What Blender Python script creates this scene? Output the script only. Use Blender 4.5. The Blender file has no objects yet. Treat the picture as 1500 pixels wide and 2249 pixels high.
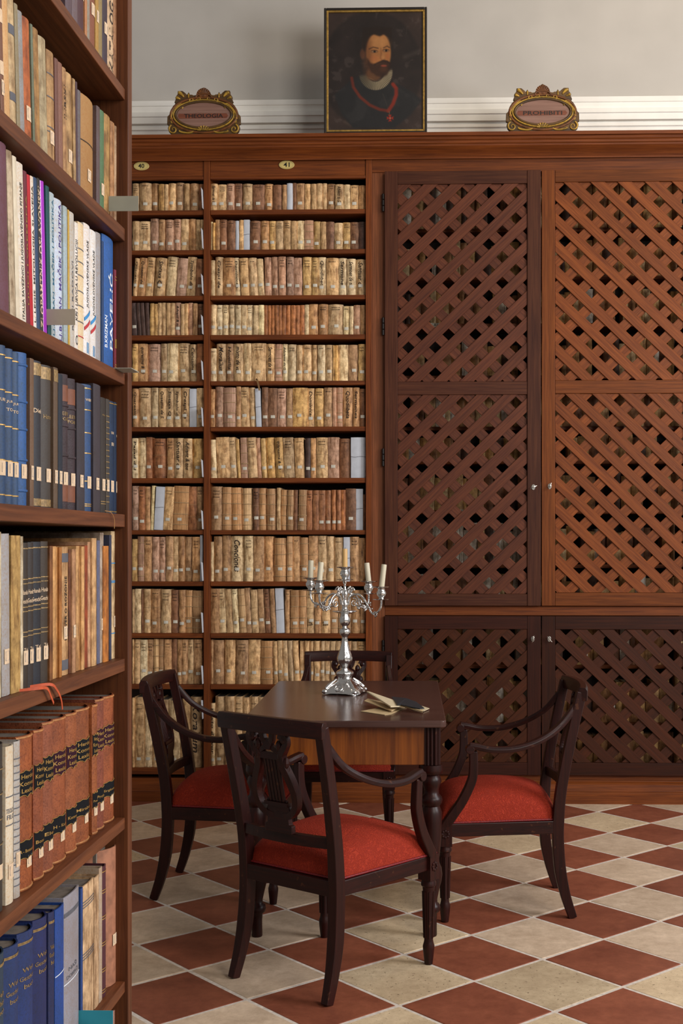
import bpy, math, random
import numpy as np
from mathutils import Vector, Matrix, noise as mn
random.seed(7)
PI = math.pi
sc = bpy.context.scene
col = sc.collection

# ------------------------------------------------------------------ camera
CF, CX, CY, CH, YAW = 2660.0, 919.0, 1195.0, 1.44, math.radians(1.54)
cam = bpy.data.cameras.new('camera'); camo = bpy.data.objects.new('camera', cam); col.objects.link(camo)
camo.location = (0, 0, CH); camo.rotation_euler = (PI/2, 0, YAW)
cam.sensor_width = 36; cam.lens = 36*CF/2249; cam.shift_x = (750-CX)/2249; cam.shift_y = (CY-1124.5)/2249
cam.clip_start = 0.05; sc.camera = camo

# ------------------------------------------------------------------ world, lights, exposure
w = bpy.data.worlds.new('world'); sc.world = w; w.use_nodes = True
w.node_tree.nodes['Background'].inputs[0].default_value = (1.0, 0.94, 0.88, 1)
w.node_tree.nodes['Background'].inputs[1].default_value = 0.22
sc.view_settings.view_transform = 'Standard'; sc.view_settings.look = 'None'
sc.view_settings.exposure = 0.0; sc.view_settings.gamma = 1; sc.view_settings.use_curve_mapping = False
def area(name, loc, target, sx, sy, power, colr):
    l = bpy.data.lights.new(name, 'AREA'); l.shape = 'RECTANGLE'; l.size = sx; l.size_y = sy; l.energy = power; l.color = colr
    o = bpy.data.objects.new(name, l); col.objects.link(o); o.location = loc
    o.rotation_euler = (Vector(target)-Vector(loc)).to_track_quat('-Z', 'Y').to_euler(); return o
area('window_light_right', (4.4, 3.0, 3.0), (-0.6, 5.2, 0.6), 1.8, 2.4, 215, (0.97, 0.97, 1.0))
area('window_light_near', (3.2, -0.4, 3.3), (-0.6, 6.2, 1.5), 2.2, 2.2, 170, (1.0, 0.95, 0.88))
area('ceiling_lamp_right', (1.5, 4.9, 5.2), (1.1, 7.0, 2.6), 0.8, 0.6, 26, (1.0, 0.80, 0.56))

# ------------------------------------------------------------------ projection helpers (pixel of the photo -> room)
def depth_on_x(px, X):
    v = (px-CX)/CF; d = X/(v*math.cos(YAW)-math.sin(YAW)); return d, d*(v*math.sin(YAW)+math.cos(YAW))
def on_y(px, py, Y):
    v = (px-CX)/CF; d = Y/(v*math.sin(YAW)+math.cos(YAW))
    return v*d*math.cos(YAW)-d*math.sin(YAW), CH-(py-CY)/CF*d
WY = 6.78
def wx(px, Y=WY): return on_y(px, 1195, Y)[0]
def wz(py, Y=WY, px=900): return on_y(px, py, Y)[1]

# ------------------------------------------------------------------ colour + materials
def lin(c):
    if isinstance(c, str):
        c = c.lstrip('#'); c = [int(c[i:i+2], 16)/255 for i in (0, 2, 4)]
    return tuple((x/12.92 if x <= .04045 else ((x+.055)/1.055)**2.4) for x in c[:3])+(1,)
MATS = {}
def newmat(name, rough=.6, metal=0, spec=.5):
    m = bpy.data.materials.new(name); m.use_nodes = True; nt = m.node_tree
    b = nt.nodes['Principled BSDF']; b.inputs['Roughness'].default_value = rough; b.inputs['Metallic'].default_value = metal
    b.inputs['Specular IOR Level'].default_value = spec
    return m, nt, b
def N(nt, t, **k):
    n = nt.nodes.new(t)
    for a, v in k.items(): setattr(n, a, v)
    return n
def plain(name, c, rough=.6, metal=0, spec=.5, var=.12, scale=30, bump=0):
    if name in MATS: return MATS[name]
    m, nt, b = newmat(name, rough, metal, spec)
    tc = N(nt, 'ShaderNodeTexCoord'); no = N(nt, 'ShaderNodeTexNoise'); no.inputs['Scale'].default_value = scale; no.inputs['Detail'].default_value = 5
    nt.links.new(tc.outputs['Object'], no.inputs['Vector'])
    r = N(nt, 'ShaderNodeValToRGB'); c = lin(c)
    r.color_ramp.elements[0].color = tuple(x*(1-var*1.6) for x in c[:3])+(1,); r.color_ramp.elements[1].color = tuple(min(1, x*(1+var*1.6)) for x in c[:3])+(1,)
    r.color_ramp.elements[0].position = .3; r.color_ramp.elements[1].position = .7
    nt.links.new(no.outputs['Fac'], r.inputs[0]); nt.links.new(r.outputs[0], b.inputs['Base Color'])
    if bump:
        bp = N(nt, 'ShaderNodeBump'); bp.inputs['Strength'].default_value = bump; bp.inputs['Distance'].default_value = .002
        nt.links.new(no.outputs['Fac'], bp.inputs['Height']); nt.links.new(bp.outputs[0], b.inputs['Normal'])
    MATS[name] = m; return m
def wood(name, c1, c2, axis='x', rough=.42, scale=1.0, spec=.5, bump=.25, worn=None):
    key = name+'_'+axis
    if key in MATS: return MATS[key]
    m, nt, b = newmat(key, rough, 0, spec)
    tc = N(nt, 'ShaderNodeTexCoord'); mp = N(nt, 'ShaderNodeMapping')
    s = {'x': (2.2, 60, 60), 'y': (60, 2.2, 60), 'z': (60, 60, 2.2)}[axis]
    mp.inputs['Scale'].default_value = tuple(v*scale for v in s)
    oi = N(nt, 'ShaderNodeObjectInfo'); mul = N(nt, 'ShaderNodeMath', operation='MULTIPLY'); mul.inputs[1].default_value = 37.0
    nt.links.new(oi.outputs['Random'], mul.inputs[0]); nt.links.new(mul.outputs[0], mp.inputs['Location'])
    nt.links.new(tc.outputs['Object'], mp.inputs['Vector'])
    n1 = N(nt, 'ShaderNodeTexNoise'); n1.inputs['Scale'].default_value = 1.6; n1.inputs['Detail'].default_value = 8; n1.inputs['Roughness'].default_value = .65; n1.inputs['Distortion'].default_value = .5
    nt.links.new(mp.outputs[0], n1.inputs['Vector'])
    n2 = N(nt, 'ShaderNodeTexNoise'); n2.inputs['Scale'].default_value = 3.0; nt.links.new(tc.outputs['Object'], n2.inputs['Vector'])
    r = N(nt, 'ShaderNodeValToRGB'); r.color_ramp.elements[0].color = lin(c1); r.color_ramp.elements[1].color = lin(c2)
    r.color_ramp.elements[0].position = .32; r.color_ramp.elements[1].position = .68
    nt.links.new(n1.outputs['Fac'], r.inputs[0])
    hv = N(nt, 'ShaderNodeHueSaturation'); mr = N(nt, 'ShaderNodeMapRange'); mr.inputs[3].default_value = .78; mr.inputs[4].default_value = 1.22
    ad = N(nt, 'ShaderNodeMath', operation='MULTIPLY_ADD'); ad.inputs[1].default_value = .45
    nt.links.new(oi.outputs['Random'], ad.inputs[0]); nt.links.new(n2.outputs['Fac'], ad.inputs[2])
    mr.inputs[1].default_value = .3; mr.inputs[2].default_value = 1.1
    nt.links.new(ad.outputs[0], mr.inputs[0]); nt.links.new(mr.outputs[0], hv.inputs['Value']); nt.links.new(r.outputs[0], hv.inputs['Color'])
    out = hv.outputs[0]
    if worn:
        n3 = N(nt, 'ShaderNodeTexNoise'); n3.inputs['Scale'].default_value = 38; n3.inputs['Detail'].default_value = 6; nt.links.new(tc.outputs['Object'], n3.inputs['Vector'])
        r3 = N(nt, 'ShaderNodeValToRGB'); r3.color_ramp.elements[0].position = .66; r3.color_ramp.elements[1].position = .72
        nt.links.new(n3.outputs['Fac'], r3.inputs[0]); mx = N(nt, 'ShaderNodeMixRGB'); mx.inputs[2].default_value = lin(worn)
        nt.links.new(r3.outputs[0], mx.inputs[0]); nt.links.new(out, mx.inputs[1]); out = mx.outputs[0]
    nt.links.new(out, b.inputs['Base Color'])
    bp = N(nt, 'ShaderNodeBump'); bp.inputs['Strength'].default_value = bump; bp.inputs['Distance'].default_value = .0012
    nt.links.new(n1.outputs['Fac'], bp.inputs['Height']); nt.links.new(bp.outputs[0], b.inputs['Normal'])
    MATS[key] = m; return m
def cab(axis): return wood('cabinet_wood', '#532710', '#7a3f18', axis, .5, spec=.22)
def shelfw(axis): return wood('bookcase_wood', '#4a2613', '#6c3d21', axis, .5, spec=.3, bump=.4)
def mahog(axis): return wood('mahogany', '#1a0807', '#300f0a', axis, .38, spec=.26, bump=.15, worn='#462616')
def aged(name, mode='vellum'):
    """book covering whose colour is the object's own colour; stained, creased"""
    if name in MATS: return MATS[name]
    m, nt, b = newmat(name, .62 if mode != 'cloth' else .55, 0, .4)
    tc = N(nt, 'ShaderNodeTexCoord'); oi = N(nt, 'ShaderNodeObjectInfo')
    va = N(nt, 'ShaderNodeVectorMath', operation='ADD'); sca = N(nt, 'ShaderNodeMath', operation='MULTIPLY'); sca.inputs[1].default_value = 91
    nt.links.new(oi.outputs['Random'], sca.inputs[0]); nt.links.new(tc.outputs['Object'], va.inputs[0]); nt.links.new(sca.outputs[0], va.inputs[1])
    n1 = N(nt, 'ShaderNodeTexNoise'); n1.inputs['Scale'].default_value = 30 if mode == 'vellum' else 14; n1.inputs['Detail'].default_value = 10; n1.inputs['Roughness'].default_value = .76
    nt.links.new(va.outputs[0], n1.inputs['Vector'])
    r = N(nt, 'ShaderNodeValToRGB'); e = r.color_ramp.elements
    lo, hi = {'vellum': (.34, 1.22), 'block': (.6, 1.15), 'cloth': (.86, 1.08), 'leather': (.5, 1.35)}[mode]
    e[0].position = .30; e[0].color = (lo, lo*.86, lo*.70, 1); e[1].position = .66; e[1].color = (hi, hi, hi, 1)
    nt.links.new(n1.outputs['Fac'], r.inputs[0])
    mx = N(nt, 'ShaderNodeMixRGB', blend_type='MULTIPLY'); mx.inputs[0].default_value = 1
    nt.links.new(oi.outputs['Color'], mx.inputs[1]); nt.links.new(r.outputs[0], mx.inputs[2]); out = mx.outputs[0]; h = n1.outputs['Fac']
    mp = N(nt, 'ShaderNodeMapping'); nt.links.new(va.outputs[0], mp.inputs[0])
    n2 = N(nt, 'ShaderNodeTexNoise'); n2.inputs['Detail'].default_value = 6
    if mode == 'block':
        mp.inputs['Scale'].default_value = (420, 60, 6); n2.inputs['Scale'].default_value = 1
    elif mode == 'vellum':
        mp.inputs['Scale'].default_value = (70, 30, 16); n2.inputs['Scale'].default_value = 1
    else:
        mp.inputs['Scale'].default_value = (300, 300, 300); n2.inputs['Scale'].default_value = 1
    nt.links.new(mp.outputs[0], n2.inputs['Vector'])
    r2 = N(nt, 'ShaderNodeValToRGB'); r2.color_ramp.elements[0].position = .36; r2.color_ramp.elements[1].position = .52
    k = {'block': .38, 'vellum': .56, 'cloth': .95, 'leather': .7}[mode]
    r2.color_ramp.elements[0].color = (k, k*.86, k*.72, 1); r2.color_ramp.elements[1].color = (1, 1, 1, 1)
    nt.links.new(n2.outputs['Fac'], r2.inputs[0]); m2 = N(nt, 'ShaderNodeMixRGB', blend_type='MULTIPLY'); m2.inputs[0].default_value = 1
    nt.links.new(out, m2.inputs[1]); nt.links.new(r2.outputs[0], m2.inputs[2]); nt.links.new(m2.outputs[0], b.inputs['Base Color'])
    ad = N(nt, 'ShaderNodeMath', operation='ADD'); nt.links.new(n1.outputs['Fac'], ad.inputs[0]); nt.links.new(n2.outputs['Fac'], ad.inputs[1])
    bp = N(nt, 'ShaderNodeBump'); bp.inputs['Strength'].default_value = .5; bp.inputs['Distance'].default_value = .0015 if mode != 'cloth' else .0004
    nt.links.new(ad.outputs[0], bp.inputs['Height']); nt.links.new(bp.outputs[0], b.inputs['Normal'])
    MATS[name] = m; return m

# ------------------------------------------------------------------ mesh collector
class MB:
    def __init__(s): s.v = []; s.f = []; s.m = []; s.mi = 0
    def add(s, vs, fs):
        b = len(s.v); s.v += [tuple(v) for v in vs]
        for f in fs: s.f.append(tuple(b+i for i in f)); s.m.append(s.mi)
        return s
    def box(s, x0, x1, y0, y1, z0, z1):
        return s.add([(x0,y0,z0),(x1,y0,z0),(x1,y1,z0),(x0,y1,z0),(x0,y0,z1),(x1,y0,z1),(x1,y1,z1),(x0,y1,z1)],
                     [(0,3,2,1),(4,5,6,7),(0,1,5,4),(1,2,6,5),(2,3,7,6),(3,0,4,7)])
    def prism(s, poly, h0, h1, plane='xz'):
        """poly of (a,b); plane xz: extruded along y from h0 to h1; xy: along z; yz: along x"""
        mk = {'xz': lambda a, b, h: (a, h, b), 'xy': lambda a, b, h: (a, b, h), 'yz': lambda a, b, h: (h, a, b)}[plane]
        n = len(poly); area = sum(poly[i][0]*poly[(i+1) % n][1]-poly[(i+1) % n][0]*poly[i][1] for i in range(n))
        if (area < 0) != (plane == 'xz'): poly = poly[::-1]
        vs = [mk(a, b, h0) for a, b in poly]+[mk(a, b, h1) for a, b in poly]
        if plane == 'xz': fs = [tuple(range(n))[::-1], tuple(range(n, 2*n))]; fs = [tuple(reversed(f)) for f in fs]; q = [(i, n+i, n+(i+1) % n, (i+1) % n) for i in range(n)]; q = [tuple(reversed(f)) for f in q]
        else: fs = [tuple(range(n))[::-1], tuple(range(n, 2*n))]; q = [(i, (i+1) % n, n+(i+1) % n, n+i) for i in range(n)]
        return s.add(vs, fs+q)
    def lathe(s, prof, c=(0, 0, 0), n=20, sq=None, lobes=0, amp=0):
        vs = []
        for r, z in prof:
            for k in range(n):
                a = 2*PI*k/n; rr = r*(1+amp*math.cos(lobes*a)) if lobes else r
                vs.append((c[0]+rr*math.cos(a), c[1]+rr*math.sin(a), c[2]+z))
        fs = []
        for i in range(len(prof)-1):
            for k in range(n): fs.append((i*n+k, i*n+(k+1) % n, (i+1)*n+(k+1) % n, (i+1)*n+k))
        fs.append(tuple(range(n))[::-1]); fs.append(tuple((len(prof)-1)*n+k for k in range(n)))
        return s.add(vs, fs)
    def sweep(s, pts, sec, up=(0, 0, 1), scales=None):
        """sec polygon of (side, up) swept along pts"""
        P = [Vector(p) for p in pts]; up = Vector(up); n = len(sec); vs = []
        for i, p in enumerate(P):
            t = (P[min(i+1, len(P)-1)]-P[max(i-1, 0)]).normalized()
            sd = t.cross(up)
            if sd.length < 1e-4: sd = t.cross(Vector((1, 0.01, 0)))
            sd.normalize(); u = sd.cross(t).normalized(); k = scales[i] if scales else 1
            kx, ky = k if isinstance(k, tuple) else (k, k)
            for a, b in sec: vs.append(p+sd*a*kx+u*b*ky)
        fs = [(i*n+k, i*n+(k+1) % n, (i+1)*n+(k+1) % n, (i+1)*n+k) for i in range(len(P)-1) for k in range(n)]
        fs.append(tuple(range(n))[::-1]); fs.append(tuple((len(P)-1)*n+k for k in range(n)))
        return s.add(vs, fs)
    def tube(s, pts, r, n=8, scales=None, up=(0, 0, 1)):
        return s.sweep(pts, [(r*math.cos(2*PI*k/n), r*math.sin(2*PI*k/n)) for k in range(n)], up, scales)
    def ball(s, c, r, n=8, sx=1, sy=1, sz=1):
        pr = [(max(1e-4, math.sin(PI*i/6)), -math.cos(PI*i/6)) for i in range(7)]
        vs = [(c[0]+r*sx*a*math.cos(2*PI*k/n), c[1]+r*sy*a*math.sin(2*PI*k/n), c[2]+r*sz*z) for a, z in pr for k in range(n)]
        fs = [(i*n+k, i*n+(k+1) % n, (i+1)*n+(k+1) % n, (i+1)*n+k) for i in range(6) for k in range(n)]
        return s.add(vs, fs)
    def build(s, name, mats, parent=None, smooth=False, bevel=0, color=None, loc=None, rot=None, segs=2):
        me = bpy.data.meshes.new(name); me.from_pydata(s.v, [], s.f)
        if not isinstance(mats, (list, tuple)): mats = [mats]
        for m in mats: me.materials.append(m)
        if len(mats) > 1: me.polygons.foreach_set('material_index', s.m)
        me.update()
        import bmesh
        bm = bmesh.new(); bm.from_mesh(me); bmesh.ops.recalc_face_normals(bm, faces=bm.faces); bm.to_mesh(me); bm.free()
        if smooth:
            me.polygons.foreach_set('use_smooth', [True]*len(me.polygons))
            try: me.set_sharp_from_angle(angle=math.radians(smooth if smooth > 1 else 40))
            except Exception: pass
        o = bpy.data.objects.new(name, me); col.objects.link(o)
        if parent: o.parent = parent
        if loc: o.location = loc
        if rot: o.rotation_euler = rot
        if color: o.color = lin(color)
        if bevel:
            b = o.modifiers.new('bevel', 'BEVEL'); b.width = bevel; b.segments = segs; b.limit_method = 'ANGLE'; b.angle_limit = math.radians(35)
        return o
def tag(o, label=None, cat=None, group=None, kind=None):
    if label: o['label'] = label
    if cat: o['category'] = cat
    if group: o['group'] = group
    if kind: o['kind'] = kind
    return o
def empty(name, loc=(0, 0, 0), rz=0, **k):
    o = bpy.data.objects.new(name, None); o.empty_display_size = .05; col.objects.link(o); o.location = loc; o.rotation_euler = (0, 0, rz)
    return tag(o, **k)
def boxo(name, b, mat, parent=None, bevel=.002, **k): return MB().box(*b).build(name, mat, parent, bevel=bevel, **k)
def smoothpath(pts, n=6):
    """catmull-rom"""
    P = [Vector(p) for p in pts]; out = []
    for i in range(len(P)-1):
        a, b, c, d = P[max(i-1, 0)], P[i], P[i+1], P[min(i+2, len(P)-1)]
        for k in range(n):
            t = k/n; out.append(.5*((2*b)+(-a+c)*t+(2*a-5*b+4*c-d)*t*t+(-a+3*b-3*c+d)*t**3))
    out.append(P[-1]); return out
ORD = ['first','second','third','fourth','fifth','sixth','seventh','eighth','ninth','tenth','eleventh','twelfth','thirteenth','fourteenth','fifteenth','sixteenth','seventeenth','eighteenth','nineteenth','twentieth','21st','22nd','23rd','24th','25th','26th','27th','28th','29th','30th']

# ------------------------------------------------------------------ lettering (built-in font, cached as meshes)
TXT = {}
def text_data(s):
    if s in TXT: return TXT[s]
    cu = bpy.data.curves.new('t', 'FONT'); cu.body = s; cu.resolution_u = 2; cu.offset = .012
    o = bpy.data.objects.new('t', cu); col.objects.link(o)
    dg = bpy.context.evaluated_depsgraph_get(); me = bpy.data.meshes.new_from_object(o.evaluated_get(dg))
    vs = np.array([v.co[:2] for v in me.vertices]) if len(me.vertices) else np.zeros((1, 2)); fs = [tuple(p.vertices) for p in me.polygons]
    bpy.data.objects.remove(o); bpy.data.curves.remove(cu); bpy.data.meshes.remove(me)
    vs = vs-vs.min(0); size = vs.max(0); TXT[s] = (vs, fs, size); return TXT[s]
def letter(name, s, parent, mat, cx, cz, W, H, surf, turn=0, stretch=True, shear=0):
    """lettering centred at (cx,cz) in the local xz plane filling W x H; turn=1 reads upwards, -1 downwards; surf(x)->y of the surface"""
    vs, fs, size = text_data(s)
    tw, th = (H, W) if turn else (W, H)
    sx, sy = tw/max(size[0], 1e-6), th/max(size[1], 1e-6)
    if not stretch: sx = sy = min(sx, sy)
    a = (vs[:, 0]-size[0]/2)*sx; b = (vs[:, 1]-size[1]/2)*sy
    if shear: a = (a+b*shear)*(1-abs(shear)*.08)
    if turn == 1: a, b = -b, a
    elif turn == -1: a, b = b, -a
    m = MB(); m.add([(cx+x, surf(cx+x)-.0006, cz+z) for x, z in zip(a, b)], fs)
    me = bpy.data.meshes.new(name); me.from_pydata(m.v, [], m.f); me.materials.append(mat)
    o = bpy.data.objects.new(name, me); col.objects.link(o); o.parent = parent; return o
# ================================================================== ROOM
grout = plain('grout', '#cfc2b5', .85, var=.12, scale=60)
fl = tag(boxo('floor', (-3.2, 3.4, .2, 7.3, -.06, -.0018), grout, bevel=0), kind='structure')
def tile_mat(name, c1, c2, c3, speck, rough):
    m, nt, b = newmat(name, rough, 0, .3)
    g = N(nt, 'ShaderNodeNewGeometry'); oi = N(nt, 'ShaderNodeObjectInfo')
    n1 = N(nt, 'ShaderNodeTexNoise'); n1.inputs['Scale'].default_value = 5; n1.inputs['Detail'].default_value = 8; n1.inputs['Roughness'].default_value = .6
    nt.links.new(g.outputs['Position'], n1.inputs['Vector'])
    r = N(nt, 'ShaderNodeValToRGB'); e = r.color_ramp.elements; e[0].color = lin(c1); e[0].position = .3; e[1].color = lin(c2); e[1].position = .7
    nt.links.new(n1.outputs['Fac'], r.inputs[0])
    hv = N(nt, 'ShaderNodeHueSaturation'); mr = N(nt, 'ShaderNodeMapRange'); mr.inputs[3].default_value = .84; mr.inputs[4].default_value = 1.12
    nt.links.new(oi.outputs['Random'], mr.inputs[0]); nt.links.new(mr.outputs[0], hv.inputs['Value']); nt.links.new(r.outputs[0], hv.inputs['Color'])
    n2 = N(nt, 'ShaderNodeTexNoise'); n2.inputs['Scale'].default_value = 75 if speck else 42; n2.inputs['Detail'].default_value = 4; n2.inputs['Roughness'].default_value = .7
    nt.links.new(g.outputs['Position'], n2.inputs['Vector'])
    r2 = N(nt, 'ShaderNodeValToRGB'); r2.color_ramp.elements[0].position = .70 if not speck else .625; r2.color_ramp.elements[1].position = .76 if not speck else .66
    r2.color_ramp.elements[1].color = (1, 1, 1, 1) if speck else (.35, .35, .35, 1)
    nt.links.new(n2.outputs['Fac'], r2.inputs[0]); mx = N(nt, 'ShaderNodeMixRGB'); mx.inputs[2].default_value = lin(c3)
    n4 = N(nt, 'ShaderNodeTexNoise'); n4.inputs['Scale'].default_value = 24; n4.inputs['Detail'].default_value = 10; n4.inputs['Roughness'].default_value = .8
    nt.links.new(g.outputs['Position'], n4.inputs['Vector']); r4 = N(nt, 'ShaderNodeValToRGB'); r4.color_ramp.elements[0].position = .35; r4.color_ramp.elements[1].position = .65
    r4.color_ramp.elements[0].color = (.80, .76, .72, 1); r4.color_ramp.elements[1].color = (1.12, 1.1, 1.08, 1); nt.links.new(n4.outputs['Fac'], r4.inputs[0])
    m4 = N(nt, 'ShaderNodeMixRGB', blend_type='MULTIPLY'); m4.inputs[0].default_value = 1; nt.links.new(hv.outputs[0], m4.inputs[1]); nt.links.new(r4.outputs[0], m4.inputs[2])
    nt.links.new(r2.outputs[0], mx.inputs[0]); nt.links.new(m4.outputs[0], mx.inputs[1]); nt.links.new(mx.outputs[0], b.inputs['Base Color'])
    bp = N(nt, 'ShaderNodeBump'); bp.inputs['Strength'].default_value = .35; bp.inputs['Distance'].default_value = .002; nt.links.new(n1.outputs['Fac'], bp.inputs['Height']); nt.links.new(bp.outputs[0], b.inputs['Normal'])
    return m
T_red = tile_mat('terracotta_tile', '#78412f', '#92553e', '#b08c7c', False, .5)
T_bei = tile_mat('beige_tile', '#bda68e', '#d9c3ab', '#96826c', False, .5)
T_spk = tile_mat('travertine_tile', '#bda789', '#d6c2a2', '#54402c', True, .5)
tp = Vector((0.2400, 0.2179)); tq = Vector((-0.2418, 0.2551)); t0 = Vector((0.3172, 4.2136))
tcnt = 0
spk = {(-1,-1), (-2,0), (-1,1), (-2,-1+1), (0,-2), (1,3), (-3,1-2), (-2,-2), (0,2), (3,3), (5,1)}
for i in range(-14, 16):
    for j in range(-14, 16):
        c = t0+tp*(i+.5)+tq*(j+.5)
        if not (-1.95 < c.x < 2.35 and 3.0 < c.y < 7.0): continue
        if abs(c.x) > 2.0 and c.y < 4.2: continue
        g = .0065; P = []
        for a, b in ((0, 0), (1, 0), (1, 1), (0, 1)):
            aa = a+(g/.34 if a == 0 else -g/.34); bb = b+(g/.34 if b == 0 else -g/.34)
            P.append(t0+tp*(i+aa)+tq*(j+bb)-c+Vector((random.uniform(-.0015, .0015), random.uniform(-.0015, .0015))))
        mat = T_red if (i+j) % 2 else (T_spk if ((i, j) in spk or random.random() < .12) else T_bei)
        o = MB().prism([tuple(p) for p in P], -.02, random.uniform(-.0006, .0006), 'xy').build('tile', mat, fl, bevel=.0025, loc=(c.x, c.y, 0)); tcnt += 1
wallm = plain('wall_plaster', '#bfbab3', .9, var=.035, scale=3, bump=.25)
WB = 7.12
tag(boxo('wall_back', (-3.2, 3.4, WB, WB+.12, 0, 6.0), wallm, bevel=0), kind='structure')
trimm = plain('trim_paint', '#f2efe8', .7, var=.03, scale=8)
def ty(py): return wz(py, WB-.03)
prof = [(WB, ty(218)), (WB-.045, ty(218)), (WB-.045, ty(229)), (WB-.038, ty(230)), (WB-.038, ty(242)), (WB-.052, ty(244)), (WB-.056, ty(254)),
        (WB-.048, ty(255)), (WB-.048, ty(268.5)), (WB-.012, ty(269)), (WB-.012, ty(273)), (WB-.03, ty(273.5)), (WB-.03, ty(280)), (WB-.018, ty(281)), (WB-.018, ty(330)), (WB, ty(330))]
tag(MB().prism(prof, -3.2, 3.4, 'yz').build('trim_1', trimm), kind='structure')

# ================================================================== BUILT-IN BOOKCASES AND LATTICE CABINET
XL0 = wx(255); X40a, X41a, X41b, X41c = wx(447), wx(461), wx(803), wx(817)
XR = 1.42; ZT = wz(291, WY-.1); BKY = 7.08
SH = [(457,467.5),(545,555),(646,656),(733,744),(835,844.5),(936,946),(1049,1060),(1164,1174),(1277.6,1288),(1392,1403),(1505,1516),(1690,1712)]
def bookcase(x0, x1, lab, lp, rp):
    t = empty('bookcase', (x0, WY, 0), label=lab, cat='bookcase')
    W = x1-x0
    if lp: boxo('side_panel', (lp[0]-x0, lp[1]-x0, 0, BKY-WY, .12, wz(342)), cab('z'), t)
    if rp: boxo('side_panel', (rp[0]-x0, rp[1]-x0, 0, BKY-WY, .12, wz(342)), cab('z'), t)
    boxo('back_panel', (0, W, BKY-WY-.012, BKY-WY, .12, wz(342)), wood('cabinet_back', '#23130b', '#301c10', 'z', .7), t, bevel=0)
    for a, b in SH[:-1]: boxo('shelf', (.0005, W-.0005, .008, BKY-WY-.013, wz(b), wz(a)), cab('x'), t, bevel=.003)
    boxo('shelf', (.0005, W-.0005, .004, BKY-WY-.013, wz(1704), wz(1690)), cab('x'), t, bevel=.002)
    boxo('frieze_panel', (.001, W-.001, .006, .028, wz(383), wz(342)), cab('x'), t)
    boxo('top_rail', (.001, W-.001, .002, .028, wz(390), wz(383.6)), cab('x'), t)
    return t
bc40 = bookcase(XL0-.35, X40a-.0005, 'open wooden bookcase under the oval plate 40, partly hidden by the near bookcase', None, None)
bc41 = bookcase(X41a, X41b, 'open wooden bookcase full of old books under the oval plate 41', (X40a, X41a-.0003), (X41b+.0003, X41c))
# cornice and plinth, continuous pieces
def cz(py): return wz(py, WY-.08)
cp = [(WY+.30, ZT), (WY-.105, ZT), (WY-.105, cz(301)), (WY-.088, cz(302)), (WY-.088, cz(307)), (WY-.078, cz(309)), (WY-.078, cz(314)), (WY-.070, cz(316)),
      (WY-.068, cz(319)), (WY-.058, cz(322)), (WY-.036, cz(327)), (WY-.018, cz(333)), (WY-.012, cz(337)), (WY-.020, cz(338.5)), (WY-.020, cz(341.5)), (WY-.004, wz(342.5)), (WY+.30, wz(342.2))]
tag(MB().prism(cp, XL0-.35, XR+.05, 'yz').build('cabinet_cornice', cab('x'), smooth=30), 'long moulded wooden cornice running over bookcases and lattice cabinet', 'cornice')
pp = [(WY+.28, 0), (WY-.05, 0), (WY-.05, .058), (WY-.044, .064), (WY-.036, .066), (WY-.032, .105), (WY-.022, .112), (WY-.006, .118), (WY-.004, wz(1712)), (WY+.28, wz(1712))]
tag(MB().prism(pp, XL0-.35, XR+.05, 'yz').build('cabinet_plinth', cab('x'), smooth=30), 'stepped wooden plinth along the floor below bookcases and cabinet', 'plinth')
# number plates
brass = plain('plate_enamel', '#cdb873', .4, var=.05); ink = plain('dark_ink', '#22160e', .7, var=.1); inkblack = plain('black_print', '#141210', .6, var=.1)
for px, n, lab in ((310.5, '40', 'small oval yellow plate over the narrow left bookcase,'), (629.5, '41', 'small oval yellow plate over the wide bookcase,')):
    X, Z = wx(px), wz(359.5); t = empty('number_plate', (X, WY+.004, Z), label=lab+' reading '+n, cat='sign')
    rx, rz = .0435, .024
    el = lambda k: [(rx*k*math.cos(2*PI*i/32), rz*k*math.sin(2*PI*i/32)) for i in range(32)]
    MB().prism(el(1), -.004, .002).build('plate', brass, t, bevel=.001)
    m = MB(); m.tube([(rx*.87*math.cos(2*PI*i/32), -.004, rz*.84*math.sin(2*PI*i/32)) for i in range(33)], .0006, 5, up=(0, 1, 0)); m.build('rim_line', plain('plate_line', '#7a5a28', .5), t)
    letter('number', n, t, inkblack, 0, 0, .034, .026, lambda x: -.0046)
# ---- lattice cabinet
lc = empty('lattice_cabinet', (X41c, WY, 0), label='tall built-in wooden cabinet with four diagonal lattice doors', cat='cabinet')
def L(px): return wx(px)-X41c
ZI = [wz(y) for y in (379, 1330, 1352, 1700)]
boxo('top_rail', (0, XR-X41c, 0, .03, ZI[0]+.001, wz(342)), cab('x'), lc)
boxo('stile', (0.0005, L(845), 0, .03, wz(1712), ZI[0]), wood('cabinet_stile', '#5c3219', '#81492a', 'z', .5, spec=.3), lc)
boxo('middle_rail', (L(845)+.0005, XR-X41c, .004, .03, ZI[2]+.001, ZI[1]-.001), cab('x'), lc)
boxo('bottom_rail', (L(845)+.0005, XR-X41c, .004, .03, wz(1712), ZI[3]-.001), cab('x'), lc)
boxo('side_panel', (XR-X41c-.02, XR-X41c, .031, BKY-WY, .12, wz(342)), cab('z'), lc)
boxo('back_panel', (0, XR-X41c, BKY-WY-.012, BKY-WY, .12, wz(342)), wood('cabinet_back', '#23130b', '#301c10', 'z', .7), lc, bevel=0)
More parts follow.
